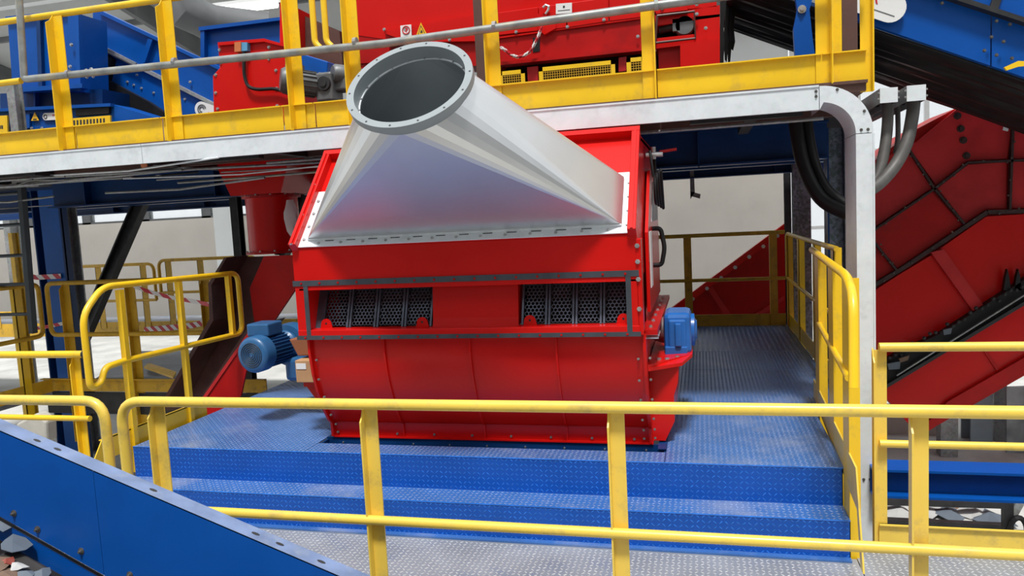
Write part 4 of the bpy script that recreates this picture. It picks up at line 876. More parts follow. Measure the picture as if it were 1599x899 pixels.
B().prism([cv(xa, 7.78), cv(xb_, 7.78), cv(xb_, 7.78, .5), cv(xa, 7.78, .5)], (0, .05, 0)).out('side_plate', BLUEB, t)
pboltset([(1548, 58), (1567, 65), (1537, 79), (1556, 86), (1580, 91), (1471, 5), (1556, 33), (1577, 38)], 6.15, t, BOLTD, r=.010)
B().prism(ppoly([(1568, 105), (1590, 95), (1610, 96), (1610, 102), (1590, 104), (1572, 110)], 6.12), (0, .02, 0)).out('yellow_bracket', YEL, t)
s = thing('maker_plate', 'white rounded logo plate with red letter on upper right conveyor', 'sign', tuple(atY(1380, 10, 6.14)))
dvn = dv.normalized(); upn = Vector((-dvn.z, 0, dvn.x)); c1 = atY(1391, 12, 6.15); c0 = c1-dvn*.7; rr = .105
B().prism([c1+dvn*(rr*math.sin(a))+upn*(rr*math.cos(a)) for a in [math.pi*i/12 for i in range(13)]] + [c0-upn*rr, c0+upn*rr], (0, .006, 0)).out('plate', WHITE, s)
text('lettering', 'R', .12, INKR, s, c1-dvn*.13+upn*.03+Vector((0, -.002, 0)), dvn, upn); 
B().prism([c1-dvn*.12-upn*.045, c1+dvn*.05-upn*.045, c1+dvn*.05-upn*.052, c1-dvn*.12-upn*.052], (0, -.002, 0)).out('text_line', MOTG, s)
t = thing('belt_bracket', 'blue bolted bracket plate left of the yellow corner posts', 'bracket', tuple(atY(1256, 90, 6.0)))
pbox([(1240, -20), (1274, -20), (1264, 15), (1269, 60), (1274, 95), (1242, 95), (1239, 45), (1245, 15)], 6.05, .06, 'plate', BLUE, t)
c = atY(1252, 15, 6.05); B().lathe(c, (0, -1, 0), [(0, .03), (.015, .03), (.015, .015), (.03, .015)], 12).out('bolt', ZINC, t)

# ================================================================== LEFT SIDE
# red drop pipe and chute
Yp = 6.1
pa, pb_ = atY(373, 398, Yp), atY(445, 396, Yp); pr_ = (pb_.x-pa.x)/2; pc = (pa+pb_)/2
zt1 = atY(408, 303, Yp).z; zt0 = pc.z
t = thing('drop_chute', 'red round drop pipe feeding a dark open chute left of the machine', 'chute', (pc.x, Yp+pr_, PZ))
ctr = Vector((pc.x, Yp+pr_, 0))
B().lathe((ctr.x, ctr.y, zt0), (0, 0, 1), [(0, pr_), (zt1-zt0, pr_)], 32).out('round_pipe', RED, t, smooth=True)
for z in (zt0, zt1-.03): B().lathe((ctr.x, ctr.y, z), (0, 0, 1), [(0, pr_+.03), (.02, pr_+.03)], 28).out('pipe_flange', RED2, t)
b = B()
for z in (zt0+.02, zt1-.01):
    for k in range(12): a = 2*math.pi*k/12; b.bolt((ctr.x+(pr_+.018)*math.cos(a), ctr.y+(pr_+.018)*math.sin(a), z), (0, 0, 1), .010, .014)
b.out('flange_bolts', ZINC, t, kind='stuff')
h = pr_+.02; H2 = h+.13; zf = atY(408, 255, Yp).z+.06
fn = B(); lo = [(-h, -h), (h, -h), (h, h), (-h, h)]; hi = [(-H2, -h-.02), (H2, -h-.02), (H2, h+.1), (-H2, h+.1)]
fn.add([(ctr.x+x, ctr.y+y, zt1) for x, y in lo] + [(ctr.x+x, ctr.y+y, zf) for x, y in hi], [(0, 1, 5, 4), (1, 2, 6, 5), (2, 3, 7, 6), (3, 0, 4, 7), (3, 2, 1, 0), (4, 5, 6, 7)])
fn.out('inlet_hopper', RED, t)
# chute: dark inner back, red side plates
yf, ybk = 5.62, 6.62
def cp_(x, y, Y): return atY(x, y, Y)
back_ = [(352, 402), (412, 400), (404, 455), (398, 505), (330, 640), (248, 640), (330, 500), (326, 445)]
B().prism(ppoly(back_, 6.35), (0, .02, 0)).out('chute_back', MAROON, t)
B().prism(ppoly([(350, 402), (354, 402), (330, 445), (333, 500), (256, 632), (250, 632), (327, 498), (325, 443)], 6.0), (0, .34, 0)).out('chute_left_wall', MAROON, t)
B().prism(ppoly([(412, 400), (462, 398), (462, 450), (420, 512), (398, 508), (390, 450)], 5.75), (0, .03, 0)).out('chute_right_wall', RED2, t)
B().prism(ppoly([(398, 508), (420, 512), (384, 580), (376, 618), (330, 652), (296, 652)], 5.62), (0, .02, 0)).out('chute_front_wall', RED2, t)
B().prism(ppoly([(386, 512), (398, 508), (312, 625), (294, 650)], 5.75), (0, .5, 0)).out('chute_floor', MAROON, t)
B().prism(ppoly([(396, 506), (400, 508), (300, 652), (294, 652)], 5.61), (0, .03, 0)).out('wall_edge', REDD, t)
# plastic bag scrap hanging on the pipe
bb = B(); c = atY(452, 312, 6.0); n_ = 12
for i in range(7):
    for j in range(n_): a = 2*math.pi*j/n_; r_0 = (.03, .05, .06, .055, .05, .04, .01)[i]*(1+.25*math.sin(3*a+i)); bb.v.append(c+Vector((r_0*math.cos(a), r_0*.5*math.sin(a), -.055*i)))
for i in range(6):
    for j in range(n_): j2 = (j+1) % n_; bb.f.append((i*n_+j, i*n_+j2, (i+1)*n_+j2, (i+1)*n_+j))
tag(bb.out('plastic_bag', mat('milky_film', (.62, .52, .52), .5), smooth=True), 'scrap of milky plastic bag caught beside the red drop pipe', 'bag')
# blue column
def icol(name, lab, m, xp0, xp1, yp, Y, z0, z1, dep=.3, tf=.02):
    a, c = atY(xp0, yp, Y).x, atY(xp1, yp, Y).x; t = thing(name, lab, 'column', ((a+c)/2, Y, z0))
    B().box((a, Y, z0), (c, Y+tf, z1)).out('front_flange', m, t); B().box((a, Y+dep, z0), (c, Y+dep+tf, z1)).out('rear_flange', m, t); B().box(((a+c)/2-.01, Y+tf, z0), ((a+c)/2+.01, Y+dep, z1)).out('web', m, t)
    return t
BLUEC = mat('blue_column_paint', (.003, .095, .40), .38, var=.12, scale=3, spec=.35)
# column shown on its corner: two faces visible
a, c = atY(48, 320, 6.9), atY(92, 320, 6.9)
t = thing('steel_column', 'thick blue steel column left behind the old yellow railings', 'column', ((a.x+c.x)/2, 7, GZ))
B().box((a.x, 6.9, GZ), (a.x+.018, 7.06, 2.45)).out('side_flange', BLUEB, t); B().box((c.x-.018, 6.9, GZ), (c.x, 7.0, 2.45)).out('side_flange', BLUEB, t); B().box((a.x+.10, 6.91, GZ), (c.x, 6.93, 2.45)).out('front_plate', BLUEC, t)
B().box((a.x, 6.99, GZ), (a.x+.10, 7.01, 2.45)).out('web', BLUEC, t)
B().box((a.x+.10, 6.93, GZ), (a.x+.115, 7.0, 2.42)).out('stiffener', BLUEC, t)
B().box((a.x-.02, 6.88, 2.42), (c.x+.02, 7.08, 2.45)).out('cap_plate', BLUEB, t)
B().prism([(a.x+.17, 6.98, 2.1), (a.x+.17, 6.98, 2.42), (a.x-.02, 6.98, 2.42)], (0, .02, 0)).out('gusset', BLUEB, t)
icol('steel_column', 'dull galvanised column right behind the thick blue column', GALVD, 84, 103, 380, 7.6, GZ, 2.5, .2)
icol('steel_column', 'distant dark grey column seen through the ladder at far left', GALVD, 8, 18, 380, 10.5, GZ, 3.2, .2)
post_thing('steel_post', 'dark post behind the left edge of the red drop pipe', DARK, 361, 372, 350, 7.4, GZ, 2.3, .1)
# black diagonal braces
def brace(lab, p, q, wd=.16):
    t = thing('diagonal_brace', lab, 'brace', tuple(q)); d = (q-p).normalized(); n_ = d.cross(Vector((0, 1, 0))).normalized()
    B().bar(p, q, wd, .02, up=(0, 1, 0)).out('web', DARK, t); B().bar(p+n_*wd/2, q+n_*wd/2, .02, .12, up=(0, 1, 0)).out('flange', DARK, t); B().bar(p-n_*wd/2, q-n_*wd/2, .02, .12, up=(0, 1, 0)).out('flange', DARK, t)
brace('long black diagonal brace in front of the beige wall at left', atY(222, 312, 8.2), atY(128, 530, 8.2), .14)
brace('short black diagonal brace between drop pipe and red machine', atY(476, 305, 7.0), atY(440, 400, 7.0), .09)
# ladder at the far left
LAD = mat('ladder_steel', (.045, .055, .065), .45, metal=.3)
t = thing('steel_ladder', 'dark grey steel ladder at the far left edge', 'ladder', tuple(atY(40, 470, 6.0)))
p, q = atY(33, 285, 6.0), atY(52, 520, 6.0)
B().bar(p, q, .05, .06, up=(0, 1, 0)).out('stile', LAD, t); B().bar(p+Vector((-.5, 0, 0)), q+Vector((-.5, 0, 0)), .05, .06, up=(0, 1, 0)).out('stile', LAD, t)
for yy in (301, 350, 398, 443, 490):
    c = atY(38+(yy-350)*.08, yy, 6.0); B().tube([c, c+Vector((-.5, 0, 0))], .017, 8).out('rung', LAD, t)
# old yellow railings at the left, behind
Yr = 6.5
zt_r = atY(210, 438, Yr).z; zb_r = atY(210, 521, Yr).z; zd = atY(210, 612, Yr).z
xc = atY(73, 450, Yr).x; xe = atY(345, 440, Yr).x
t = thing('guard_railing', 'old dark yellow railing panel right of the blue column', 'railing', ((xc+xe)/2, Yr, zd))
B().tube(fillet([(xe, Yr, zt_r), (xc, Yr, zt_r), (xc, Yr, zb_r), (xe, Yr, zb_r)], .08), .024, 12).out('rail_loop', YELO, t, smooth=True)
for xp in (103, 205, 322): x = atY(xp, 500, Yr).x; angle_post('post', YELO, t, x, Yr+.02, zd-.55, zt_r-.01, .085)
B().box((xc-.2, Yr+.02, zd), (xe+.4, Yr+.03, zd+.14)).box((xc-.2, Yr-.02, zd+.13), (xe+.4, Yr+.03, zd+.14)).out('toe_board', YELO, t)
xq = xc-.06
t = thing('guard_railing', 'old yellow railing panel running toward the viewer at far left', 'railing', (xq, 5.5, zd))
B().tube(fillet([(xq, 4.4, zt_r), (xq, Yr-.05, zt_r), (xq, Yr-.05, zb_r), (xq, 4.4, zb_r)], .08), .024, 12).out('rail_loop', YELO, t, smooth=True)
for y in (6.15, 5.2, 4.5): B().box((xq-.004, y, zd-.6), (xq+.004, y+.09, zt_r-.01)).box((xq-.05, y, zd-.6), (xq+.004, y+.008, zt_r-.01)).out('post', YEL, t)
B().box((xq-.01, 4.4, zd), (xq, Yr, zd+.14)).out('toe_board', YELO, t)
t = thing('left_walkway', 'dusty grey side walkway behind the old yellow railings', 'walkway', (xq-.8, 6, zd))
B().box((xq-3.5, 4.4, zd-.05), (xq-.02, Yr+.0, zd)).out('floor_plate', GREYC, t)
B().box((xc-.2, Yr+.04, zd-.25), (xe+.5, Yr+.08, zd-.02)).out('edge_beam', DARK, t)
# far railings
Yf = 10.2
def far_rail(lab, x0, y0, x1, y1, yb0, posts, toe=False):
    a, c = atY(x0, y0, Yf), atY(x1, y1, Yf); zb_ = atY(x0, yb0, Yf).z; zl = atY(x0, 500, Yf).z
    t = thing('guard_railing', lab, 'railing', (a.x, Yf, zl)); zt_ = (a.z+c.z)/2
    B().tube(fillet([(a.x, Yf, zb_), (a.x, Yf, zt_), (c.x, Yf, zt_), (c.x, Yf, zb_)], .12), .026, 10).tube([(a.x, Yf, zb_), (c.x, Yf, zb_)], .022, 8).out('rail_loop', YELO, t, smooth=True)
    for xp in posts: x = atY(xp, 450, Yf).x; B().box((x-.055, Yf+.01, zl-.15), (x+.055, Yf+.02, zt_)).box((x-.055, Yf+.01, zl-.15), (x-.045, Yf+.08, zt_)).out('post', YELO, t)
far_rail('distant yellow railing panel in front of the left beige wall', 92, 420, 239, 409, 472, (155, 225))
far_rail('distant yellow railing panel left of the drop chute', 247, 406, 400, 401, 457, (265, 315))
far_rail('distant yellow railing panel left of the ladder', -60, 452, 40, 441, 490, (-10, 25))
t = thing('rear_walkway', 'narrow rear walkway carrying the distant yellow railings', 'walkway', (-9, 10.4, -.1))
zl = atY(250, 502, Yf).z; B().box((-18, Yf+.02, zl-.22), (-5.2, Yf+.06, zl)).out('edge_beam', YELO, t); B().box((-18, Yf+.06, zl-.10), (-5.2, Yf+1.1, zl-.05)).out('floor_plate', GREYC, t)
icol('access_post', 'thin yellow access post seen through the ladder', YELO, 16, 22, 400, 9.0, GZ, 2.0, .1)
# striped barrier tape
def tape(lab, pts, wd):
    b = B(); n_ = len(pts)
    for p in pts: b.v += [p+Vector((0, 0, wd/2)), p-Vector((0, 0, wd/2))]
    for p in pts: b.v += [p+Vector((0, .004, wd/2)), p+Vector((0, .004, -wd/2))]
    for i in range(n_-1): b.f += [(2*i, 2*i+1, 2*i+3, 2*i+2), (2*n_+2*i+2, 2*n_+2*i+3, 2*n_+2*i+1, 2*n_+2*i), (2*i, 2*i+2, 2*n_+2*i+2, 2*n_+2*i), (2*i+3, 2*i+1, 2*n_+2*i+1, 2*n_+2*i+3)]
    tag(b.out('barrier_tape', TAPE), lab, 'tape', 'red and white barrier tapes')
tape('red and white striped tape around the top of the old railing at blue column', [atY(x, y, 6.89) for x, y in ((42, 431), (58, 433), (75, 432), (95, 431))], .055)
tape('red and white striped tape at knee height on the blue column', [atY(x, y, 6.89) for x, y in ((50, 513), (68, 511), (98, 505))], .04)
tape('long red and white tape sagging behind the old railing to the chute', [atY(x, y, Yk) for x, y, Yk in ((208, 447, 6.54), (235, 456, 6.55), (265, 464, 6.5), (300, 470, 6.3), (329, 476, 6.1))], .04)
tape('red and white tape lying low behind the stair railing', [atY(x, y, 10.205) for x, y in ((225, 515), (260, 512), (300, 508), (325, 502))], .09)
# floor clutter seen through the left railings
t = thing('sloping_cover', 'sloping grey conveyor cover panel behind the left railings', 'panel', tuple(atY(260, 560, 8)))
B().prism([atZ(150, 590, -.3), atZ(330, 585, -.3), atZ(372, 545, -.25), atZ(215, 548, -.25)], (0, 0, -.06)).out('panel', GREYC, t)
tag(B().prism([atZ(225, 572, -.2), atZ(270, 588, -.22), atZ(275, 580, -.2), atZ(232, 566, -.2)], (0, 0, -.03)).out('yellow_plate', YELO), 'loose bent yellow plate lying on grey panel behind railing', 'plate')
tag(B().prism(ppoly([(24, 662), (56, 645), (72, 658), (73, 690), (55, 700), (28, 690)], 5.2), (0, .12, 0)).out('paper_sack', mat('kraft_white', (.55, .53, .48), .8, bump=.4, bump_scale=12), bevel=.02), 'off-white sack under the left hand side railings', 'sack')

# ================================================================== RIGHT SIDE
t = thing('steel_column', 'spotted blue column left of the hanging black hoses', 'column', tuple(atY(1250, 480, 9.6)))
a, c = atY(1238, 300, 9.6).x, atY(1266, 300, 9.6).x
SPOT = mat('spotted_blue_steel', (.03, .11, .24), .45, metal=.3, var=.3, scale=6, spangle=.5, dirt=(.02, .03, .05), dirt_amt=.8, dirt_scale=30)
B().box((a, 9.6, GZ), (c, 9.62, 2.7)).out('front_flange', SPOT, t); B().box(((a+c)/2-.01, 9.62, GZ), ((a+c)/2+.01, 9.7, 2.7)).out('web', SPOT, t); B().box((a, 9.7, GZ), (c, 9.72, 2.7)).out('rear_flange', SPOT, t)
t = thing('steel_column', 'spotted blue column directly behind the galvanised trunking', 'column', tuple(atY(1305, 480, 7.2)))
a, c = atY(1292, 300, 7.2).x, atY(1322, 300, 7.2).x
B().box((a, 7.2, GZ), (a+.015, 7.4, 2.5)).out('side_flange', BLUEB, t); B().box((a, 7.3, GZ), (c, 7.315, 2.5)).out('web', SPOT, t); B().box((c-.015, 7.2, GZ), (c, 7.4, 2.5)).out('side_flange', SPOT, t)
t = post_thing('steel_post', 'narrow dark post between beige wall and spotted column', DARK, 1226, 1236, 350, 10.2, GZ, 2.6, .1)
# hanging hoses
def hose(lab, pts, r, m, Ys, rings=False):
    P_ = [atY(x, y, Yk) for (x, y), Yk in zip(pts, Ys)]; f_ = []
    for i in range(len(P_)-1):                                  # Catmull-Rom
        p0, p1, p2, p3 = P_[max(i-1, 0)], P_[i], P_[i+1], P_[min(i+2, len(P_)-1)]
        for k in range(8):
            s = k/8; f_.append(0.5*((2*p1)+(p2-p0)*s+(2*p0-5*p1+4*p2-p3)*s*s+(3*p1-p0-3*p2+p3)*s**3))
    f_.append(P_[-1]); return tag(B().tube(f_, r, 14).out('cable_hose', m, smooth=True), lab, 'hose', 'hanging cable hoses')
hose('thick black hose hanging in a U left of the trunking, outer one', [(1241, 158), (1244, 205), (1256, 262), (1282, 310), (1322, 332), (1340, 334), (1350, 334)], .048, BLACK, [5.75, 5.75, 5.7, 5.6, 5.5, 5.5, 5.5])
hose('thick black hose hanging in a U left of the trunking, inner one', [(1258, 158), (1261, 205), (1272, 258), (1292, 298), (1325, 322), (1342, 326), (1352, 326)], .042, BLACK, [5.8, 5.8, 5.75, 5.65, 5.6, 5.6, 5.6])
hose('grey corrugated hose dropping from the left trunking end', [(1386, 150), (1386, 190), (1381, 235), (1370, 275), (1345, 310)], .037, HOSE, [5.75, 5.75, 5.7, 5.65, 5.6])
hose('grey corrugated hose sweeping down from the right trunking end', [(1428, 150), (1424, 185), (1415, 225), (1395, 262), (1366, 292), (1340, 300)], .042, HOSE, [5.75, 5.75, 5.7, 5.65, 5.55, 5.5])
hose('thin grey hose between the two trunking ends', [(1401, 150), (1402, 180), (1402, 215), (1398, 240)], .017, HOSE, [6.0, 6.0, 6.0, 6.0])
for k, (xa, xb_, y0, y1, lab) in enumerate(((1374, 1402, 138, 159, 'left open trunking end box above the grey hoses'), (1416, 1446, 134, 156, 'right open trunking end box above the grey hoses'))):
    p, q = atY(xa, y0, 5.6), atY(xb_, y1, 5.6); t = thing('trunking_end', lab, 'trunking', tuple(q))
    B().box((p.x, 5.6, q.z), (q.x, 5.604, p.z)).out('end_plate', GALV, t); B().box((p.x, 5.604, p.z-.004), (q.x, 6.6, p.z)).out('top_plate', GALVD, t); B().box((p.x, 5.604, q.z), (p.x+.004, 6.6, p.z-.004)).out('side_plate', GALVD, t); B().box((q.x-.004, 5.604, q.z), (q.x, 6.6, p.z-.004)).out('side_plate', GALVD, t)
    b = B()
    for xx in (p.x-.006, q.x+.006):
        for zz in (p.z-.03, q.z+.03): b.bolt((xx, 5.61, zz), (0, -1, 0), .006, .01)
    b.out('screws', ZINC, t, kind='stuff')
# big red casing at the right
Y = 8.0
t = thing('inclined_casing', 'large dusty red inclined conveyor casing at the right', 'casing', tuple(atY(1500, 650, Y)))
def rp(pix, dy, th, name, m): return B().prism(ppoly(pix, Y+dy), (0, th, 0)).out(name, m, t)
rp([(1340, 270), (1425, 205), (1495, 168), (1680, 215), (1680, 540), (1445, 675), (1418, 660), (1340, 560)], .06, .9, 'casing_body', RED2)
rp([(1340, 268), (1366, 250), (1418, 233), (1455, 293), (1366, 354), (1340, 372)], 0, .06, 'casing_panel', REDD)
rp([(1420, 231), (1495, 170), (1578, 196), (1573, 248), (1510, 251), (1461, 288)], 0, .06, 'casing_panel', REDD)
rp([(1584, 198), (1680, 222), (1680, 246), (1579, 248)], 0, .06, 'casing_panel', REDD)
rp([(1364, 360), (1455, 299), (1502, 350), (1401, 418), (1366, 377)], 0.01, .05, 'casing_panel', RED2)
rp([(1464, 294), (1512, 257), (1572, 253), (1571, 325), (1540, 326), (1507, 347)], 0.01, .05, 'casing_panel', MATS['red_paint_dusty'])
rp([(1579, 253), (1680, 250), (1680, 324), (1578, 325)], 0.01, .05, 'casing_panel', MATS['red_paint_dusty'])
rp([(1340, 385), (1364, 380), (1396, 420), (1340, 455)], 0.01, .05, 'casing_panel', RED2)
rp([(1340, 470), (1405, 428), (1455, 398), (1525, 490), (1380, 575), (1340, 580)], 0, .06, 'lower_panel', RED)
rp([(1458, 395), (1540, 338), (1600, 334), (1680, 334), (1680, 400), (1532, 483)], 0, .06, 'lower_panel', RED)
rp([(1454, 394), (1474, 389), (1537, 478), (1522, 489)], -.06, .06, 'cover_strip', REDD)
SM = [((1340, 376), (1457, 296)), ((1457, 296), (1511, 254)), ((1511, 254), (1680, 247)), ((1340, 460), (1405, 421)), ((1405, 421), (1541, 331)), ((1541, 331), (1680, 328)), ((1418, 232), (1458, 294)), ((1458, 294), (1505, 349)), ((1366, 379), (1399, 421)), ((1581, 197), (1576, 328))]
for k, (p, q) in enumerate(SM):
    B().bar(atY(*p, Y-.02), atY(*q, Y-.02), .038 if 3 <= k <= 5 else .020, .05, up=(0, 1, 0)).out('seam_flange', SEAM, t)
rp([(1375, 612), (1500, 535), (1680, 425), (1680, 540), (1560, 600), (1445, 675), (1419, 662)], 0, .06, 'lower_panel', RED)
rp([(1480, 627), (1680, 512), (1680, 528), (1445, 676), (1440, 668)], -.05, .05, 'bottom_flange', RED2)
rp([(1534, 545), (1556, 578), (1560, 576), (1538, 543)], -.03, .03, 'weld_seam', RED2)
rp([(1340, 590), (1400, 552), (1470, 520), (1560, 462), (1680, 385), (1680, 425), (1599, 475), (1500, 535), (1378, 610), (1340, 625)], -.10, .12, 'belt_edge', BLACK)
B().bar(atY(1378, 606, Y-.13), atY(1680, 424, Y-.13), .03, .04, up=(0, 1, 0)).out('edge_rail', DARK, t); B().bar(atY(1400, 586, Y-.14), atY(1680, 410, Y-.14), .012, .02, up=(0, 1, 0)).out('edge_rail', GALVD, t)
b = B()
for k in range(26): b.bolt(atY(1380+k*9.0, 566-k*5.0+random.uniform(-6, 4), Y-.11), (0, -1, 0), .014, .02)
b.out('belt_bolts', DARK, t, kind='stuff')
b = B()
for p, q in SM:
    for f in (.15, .38, .62, .85): c = atY(p[0]+(q[0]-p[0])*f+random.uniform(-5, 5), p[1]+(q[1]-p[1])*f+random.uniform(-5, 5), Y-.05); b.bolt(c, (0, -1, 0), .007, .010)
b.out('casing_bolts', BOLTD, t, kind='stuff')
for (x, y) in ((1495, 181), (1500, 201), (1504, 219), (1509, 243)):
    c = atY(x, y, Y); B().lathe(c+Vector((0, .01, 0)), (0, -1, 0), [(0, .034), (.02, .034), (.02, .018), (.035, .018)], 8).out('grease_bolt', SEAM, t)
rp([(1568, 194), (1576, 196), (1574, 205), (1566, 203)], -.02, .01, 'paper_tag', WHITE)
for pix, m_ in (([(1473, 515), (1487, 512), (1485, 521), (1474, 523)], 0), ([(1386, 568), (1406, 564), (1405, 576), (1388, 577)], 0), ([(1404, 560), (1420, 555), (1418, 562), (1406, 566)], 1)):
    tag(B().prism(ppoly(pix, Y-.16), (0, .03, 0)).out('film_scrap', SCRAP[m_]), {1473: 'grey film scrap stuck on the black belt edge, upper one', 1386: 'grey film scrap stuck on the belt edge beside railing post', 1404: 'brown scrap stuck on the belt edge above the railing'}[pix[0][0]], 'scrap')
rp([(1670, 218), (2200, 250), (2200, 330), (1670, 545)], .02, .9, 'casing_extension', RED2)
for xp, yp in ((1478, 640), (1640, 550)): q = atY(xp, yp, Y+.5); B().box((q.x-.08, Y+.4, GZ), (q.x+.08, Y+.56, q.z)).out('support_leg', GALVD, t)
for k in range(2): c = atY(1573+k*17, 440, Y-.1); B().prism([c+Vector((-.03, 0, -.08)), c+Vector((.03, 0, -.08)), c+Vector((.015, 0, .05)), c+Vector((0, 0, .12)), c+Vector((-.015, 0, .05))], (0, .05, 0)).out('scraper_tooth', BLACK, t)
# red triangle casing behind the far platform end
t = thing('feed_conveyor', 'dark red triangular conveyor side behind the far platform railing', 'conveyor', tuple(atY(1150, 480, 10.5)))
B().prism(ppoly([(1040, 497), (1222, 360), (1236, 350), (1236, 520), (1040, 520)], 10.5), (0, .5, 0)).out('side_panel', RED2, t)
B().prism(ppoly([(1036, 490), (1224, 350), (1236, 341), (1236, 352), (1226, 360), (1040, 500)], 10.42), (0, .1, 0)).out('top_flange', RED, t)
B().prism(ppoly([(1105, 452), (1112, 447), (1140, 490), (1133, 494)], 10.45), (0, .06, 0)).out('stiffener', REDD, t); B().prism(ppoly([(1172, 495), (1225, 462), (1225, 468), (1180, 498)], 10.45), (0, .06, 0)).out('stiffener', REDD, t)
for xp in (1100, 1200): q = atY(xp, 500, 10.6); B().box((q.x-.06, 10.6, GZ), (q.x+.06, 10.72, q.z)).out('support_leg', DARK, t)
b = B()
for k in range(8): b.bolt(atY(1060+k*22, 483-k*16.4, 10.40), (0, -1, 0), .02, .02)
b.out('flange_bolts', ZINC, t, kind='stuff')
# hanging bracket under the rear beam
t = thing('hanging_bracket', 'small grey steel bracket hanging in front of the beige wall', 'bracket', tuple(atY(1082, 300, 9.78)))
pbox([(1077, 255), (1083, 255), (1085, 300), (1078, 311)], 9.78, .03, 'drop_bar', GALVD, t); pbox([(1079, 299), (1094, 303), (1093, 310), (1079, 306)], 9.78, .12, 'foot', GALVD, t)
# lower right: pale cabinet wall, columns, black frame, scrap
tag(B().prism(ppoly([(1380, 640), (1480, 640), (1480, 770), (1380, 770)], 9.2), (0, .3, 0)).out('pale_panel', WALL), 'pale beige panel below the red casing at the right', 'panel')
icol('steel_column', 'pale blue grey steel column right of the beige panel', mat('pale_blue_grey', (.30, .37, .42), .5), 1516, 1550, 650, 8.8, GZ, 1.2, .3)
icol('steel_column', 'brown grey steel column at the lower right', GALVD, 1552, 1572, 650, 9.0, GZ, 1.4, .3)
tag(B().prism(ppoly([(1572, 605), (1680, 600), (1680, 720), (1572, 720)], 8.6), (0, .05, 0)).out('grey_curtain', mat('cloudy_sheet', (.30, .33, .35), .35, var=.4, scale=4)), 'cloudy grey plastic curtain at the right edge', 'curtain')
t = thing('floor_rail', 'black steel rail lying on pale ground at lower right', 'rail', tuple(atY(1450, 790, 6.6)))
B().bar(atY(1360, 782, 6.8), atY(1570, 788, 6.8), .05, .05).out('rail', DARK, t); B().bar(atY(1360, 812, 6.0), atY(1570, 822, 6.0), .06, .04).out('rail', DARK, t)
t = thing('machine_leg', 'black machine leg with cross brace at the lower right edge', 'support', tuple(atY(1580, 820, 5.8)))
B().bar(atY(1573, 772, 5.8), atY(1573, 850, 5.8), .06, .06, up=(0, 1, 0)).out('leg', DARK, t); B().bar(atY(1599, 772, 5.8), atY(1575, 815, 5.8), .05, .03, up=(0, 1, 0)).out('brace', GALVD, t)
B().tube([atY(1590+14*math.cos(a), 830+22*math.sin(a), 5.75) for a in [2*math.pi*i/20 for i in range(20)]], .02, 6, closed=True).out('cable_loop', BLACK, t)
labs = ['crumpled white paper scrap on the ground below the blue beam', 'grey film scrap on the ground below the blue beam', 'large white film scrap near the black floor rail', 'brown card scrap near the black floor rail', 'small grey scrap beside the black machine leg', 'white scrap lying left below the blue beam']
for k, (x, y, m_) in enumerate(((1440, 800, 2), (1480, 806, 0), (1520, 802, 2), (1500, 795, 1), (1545, 812, 0), (1405, 803, 2))):
    c = atZ(x, y, GZ); b = B(); pts = []
    for j in range(9): a = 2*math.pi*j/9; r_0 = random.uniform(.08, .2); pts.append(c+Vector((r_0*math.cos(a), r_0*math.sin(a)*1.3, random.uniform(.01, .05))))
    b.add(pts+[c+Vector((0, 0, .07))], [(j, (j+1) % 9, 9) for j in range(9)]); o = b.out('scrap_piece', SCRAP[m_]); so = o.modifiers.new('t', 'SOLIDIFY'); so.thickness = .004
    tag(o, labs[k], 'scrap', 'scrap on the ground')

# ================================================================== FOREGROUND CONVEYOR (lower left)
Yc = 2.42
f0, f1 = atY(0, 672, Yc), atY(530, 899, Yc); dv = (f1-f0)/(f1.x-f0.x)
def fc(x, dz, y): q = f0+dv*(x-f0.x); return Vector((x, y, q.z+dz))
t = thing('foreground_conveyor', 'blue side wall of a scrap conveyor descending across the lower left corner', 'conveyor', tuple(fc(-2, -.4, Yc)))
g0_, g1_ = atY(0, 806, Yc), atY(152, 892, Yc); dg_ = (g1_-g0_)/(g1_.x-g0_.x)
def fb(x, dz, y): q = g0_+dg_*(x-g0_.x); return Vector((x, y, q.z+dz))
x0, x1 = -4.0, -0.75
for a, c in ((x0, -2.392), (-2.39, x1)):
    B().prism([fb(a, 0, Yc), fb(c, 0, Yc), fc(c, 0, Yc), fc(a, 0, Yc)], (0, .006, 0)).out('side_wall', BLUE, t)
B().prism([fc(x0, -.005, Yc), fc(x1, -.005, Yc), fc(x1, .001, Yc), fc(x0, .001, Yc)], (0, .075, 0)).out('top_flange', mat('scuffed_blue_edge', (.16, .22, .38), .4, var=.25, scale=8, dirt=(.3, .33, .38), dirt_amt=.6, dirt_scale=10), t)
B().prism([fb(x0, -.20, Yc), fb(x1, -.20, Yc), fb(x1, -.02, Yc), fb(x0, -.02, Yc)], (0, .006, 0)).out('lower_wall', BLUE, t)
B().prism([fb(x0, -.014, Yc-.004), fb(x1, -.014, Yc-.004), fb(x1, -.001, Yc-.004), fb(x0, -.001, Yc-.004)], (0, .004, 0)).out('dark_gap_strip', BLACK, t)  # black strip standing in for the thin dark gap below the wall
hb = B()
for (px, py) in ((55, 676), (87, 690), (237, 755), (397, 822), (435, 838), (500, 868)):
    c = atY(px, py, Yc+.03); q = fc(c.x, .0012, Yc+.035); n_ = Vector((-dv.z, 0, 1)).normalized(); d = dv.normalized()
    hb.prism([q+d*(.018*math.cos(a))+Vector((0, 1, 0))*(.008*math.sin(a)) for a in [2*math.pi*i/10 for i in range(10)]], n_*.0008)
hb.out('slot_holes', INK, t, kind='stuff')
for (px, py) in ((22, 801), (59, 826), (127, 860), (203, 897)):
    c = atY(px, py, Yc); o = B().lathe(c, (0, -1, 0), [(0, .014), (.003, .014), (.003, .009), (.008, .009), (.008, .006), (.016, .005)], 12).out('wall_bolt', BOLTD, t, smooth=True)
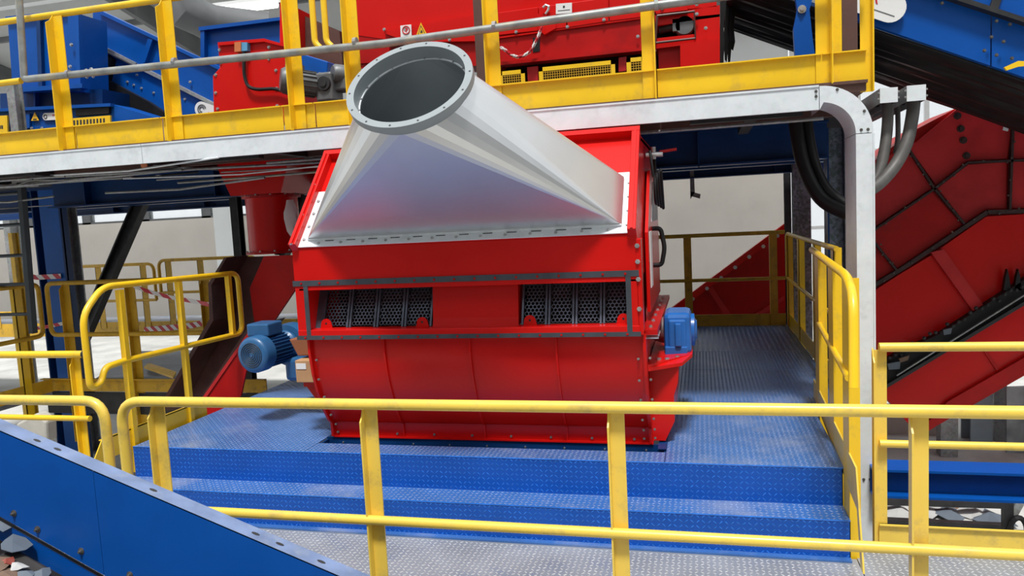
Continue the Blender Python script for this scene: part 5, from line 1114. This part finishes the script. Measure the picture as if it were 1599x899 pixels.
# belt with cleats
zb_ = -.10
B().add([fb(x0, zb_, Yc-.01), fb(x1, zb_, Yc-.01), fb(x1, zb_-.10, 1.2), fb(x0, zb_-.10, 1.2), fb(x0, zb_-.03, Yc-.01), fb(x1, zb_-.03, Yc-.01), fb(x1, zb_-.13, 1.2), fb(x0, zb_-.13, 1.2)], [(3,2,1,0),(4,5,6,7),(0,1,5,4),(1,2,6,5),(2,3,7,6),(3,0,4,7)]).out('belt', BLACK, t)
CLT = mat('rubber_cleat', (.035, .031, .028), .55, var=.3, scale=9)
for xk in (-2.80, -2.42, -2.0):
    B().prism([fb(xk, zb_-.02, Yc-.05), fb(xk+.22, zb_-.02, Yc-.05), fb(xk+.20, zb_+.05, Yc-.05), fb(xk+.02, zb_+.05, Yc-.05)], (0, -.16, -.013)).out('belt_cleat', CLT, t, bevel=.015)
sl_ = ['grey film scrap on the foreground belt at the left edge', 'torn grey film scrap on the foreground belt', 'brown card scrap on the foreground belt', 'tiny grey film scrap in the lower left corner', 'orange plastic scrap in the lower left corner', 'small torn grey scrap beside the belt cleat', 'whitish paper scrap on the foreground belt corner', 'flat brown scrap at the lower left edge']
for k, (px, py, m_, sz) in enumerate(((6, 806, 0, .09), (20, 850, 0, .06), (8, 897, 1, .05), (42, 895, 0, .035), (10, 876, 3, .03), (66, 893, 0, .04), (28, 884, 2, .035), (-4, 884, 1, .06))):
    r0 = _ray(px, py); c = None
    for s in np.linspace(.5, 4, 700):                              # march down to the belt surface
        q = Vector((r0[0]*s/F, r0[1]*s/F, EYE+r0[2]*s/F)); zz = fb(q.x, zb_, q.y).z-.10*(Yc-q.y)/1.22
        if q.z < zz+.075: c = q; break
    if c is None: continue
    pts = []
    for j in range(8): a = 2*math.pi*j/8; rr_ = sz*random.uniform(.6, 1.2); pts.append(c+Vector((rr_*math.cos(a), rr_*math.sin(a), random.uniform(-.006, .008)))+Vector((0, 0, dv.z*rr_*math.cos(a))))
    o = B().add(pts+[c+Vector((0, 0, .012))], [(j, (j+1) % 8, 8) for j in range(8)]).out('belt_scrap', SCRAP[m_]); so = o.modifiers.new('t', 'SOLIDIFY'); so.thickness = .003
    tag(o, sl_[k], 'scrap', 'scrap on the foreground belt')
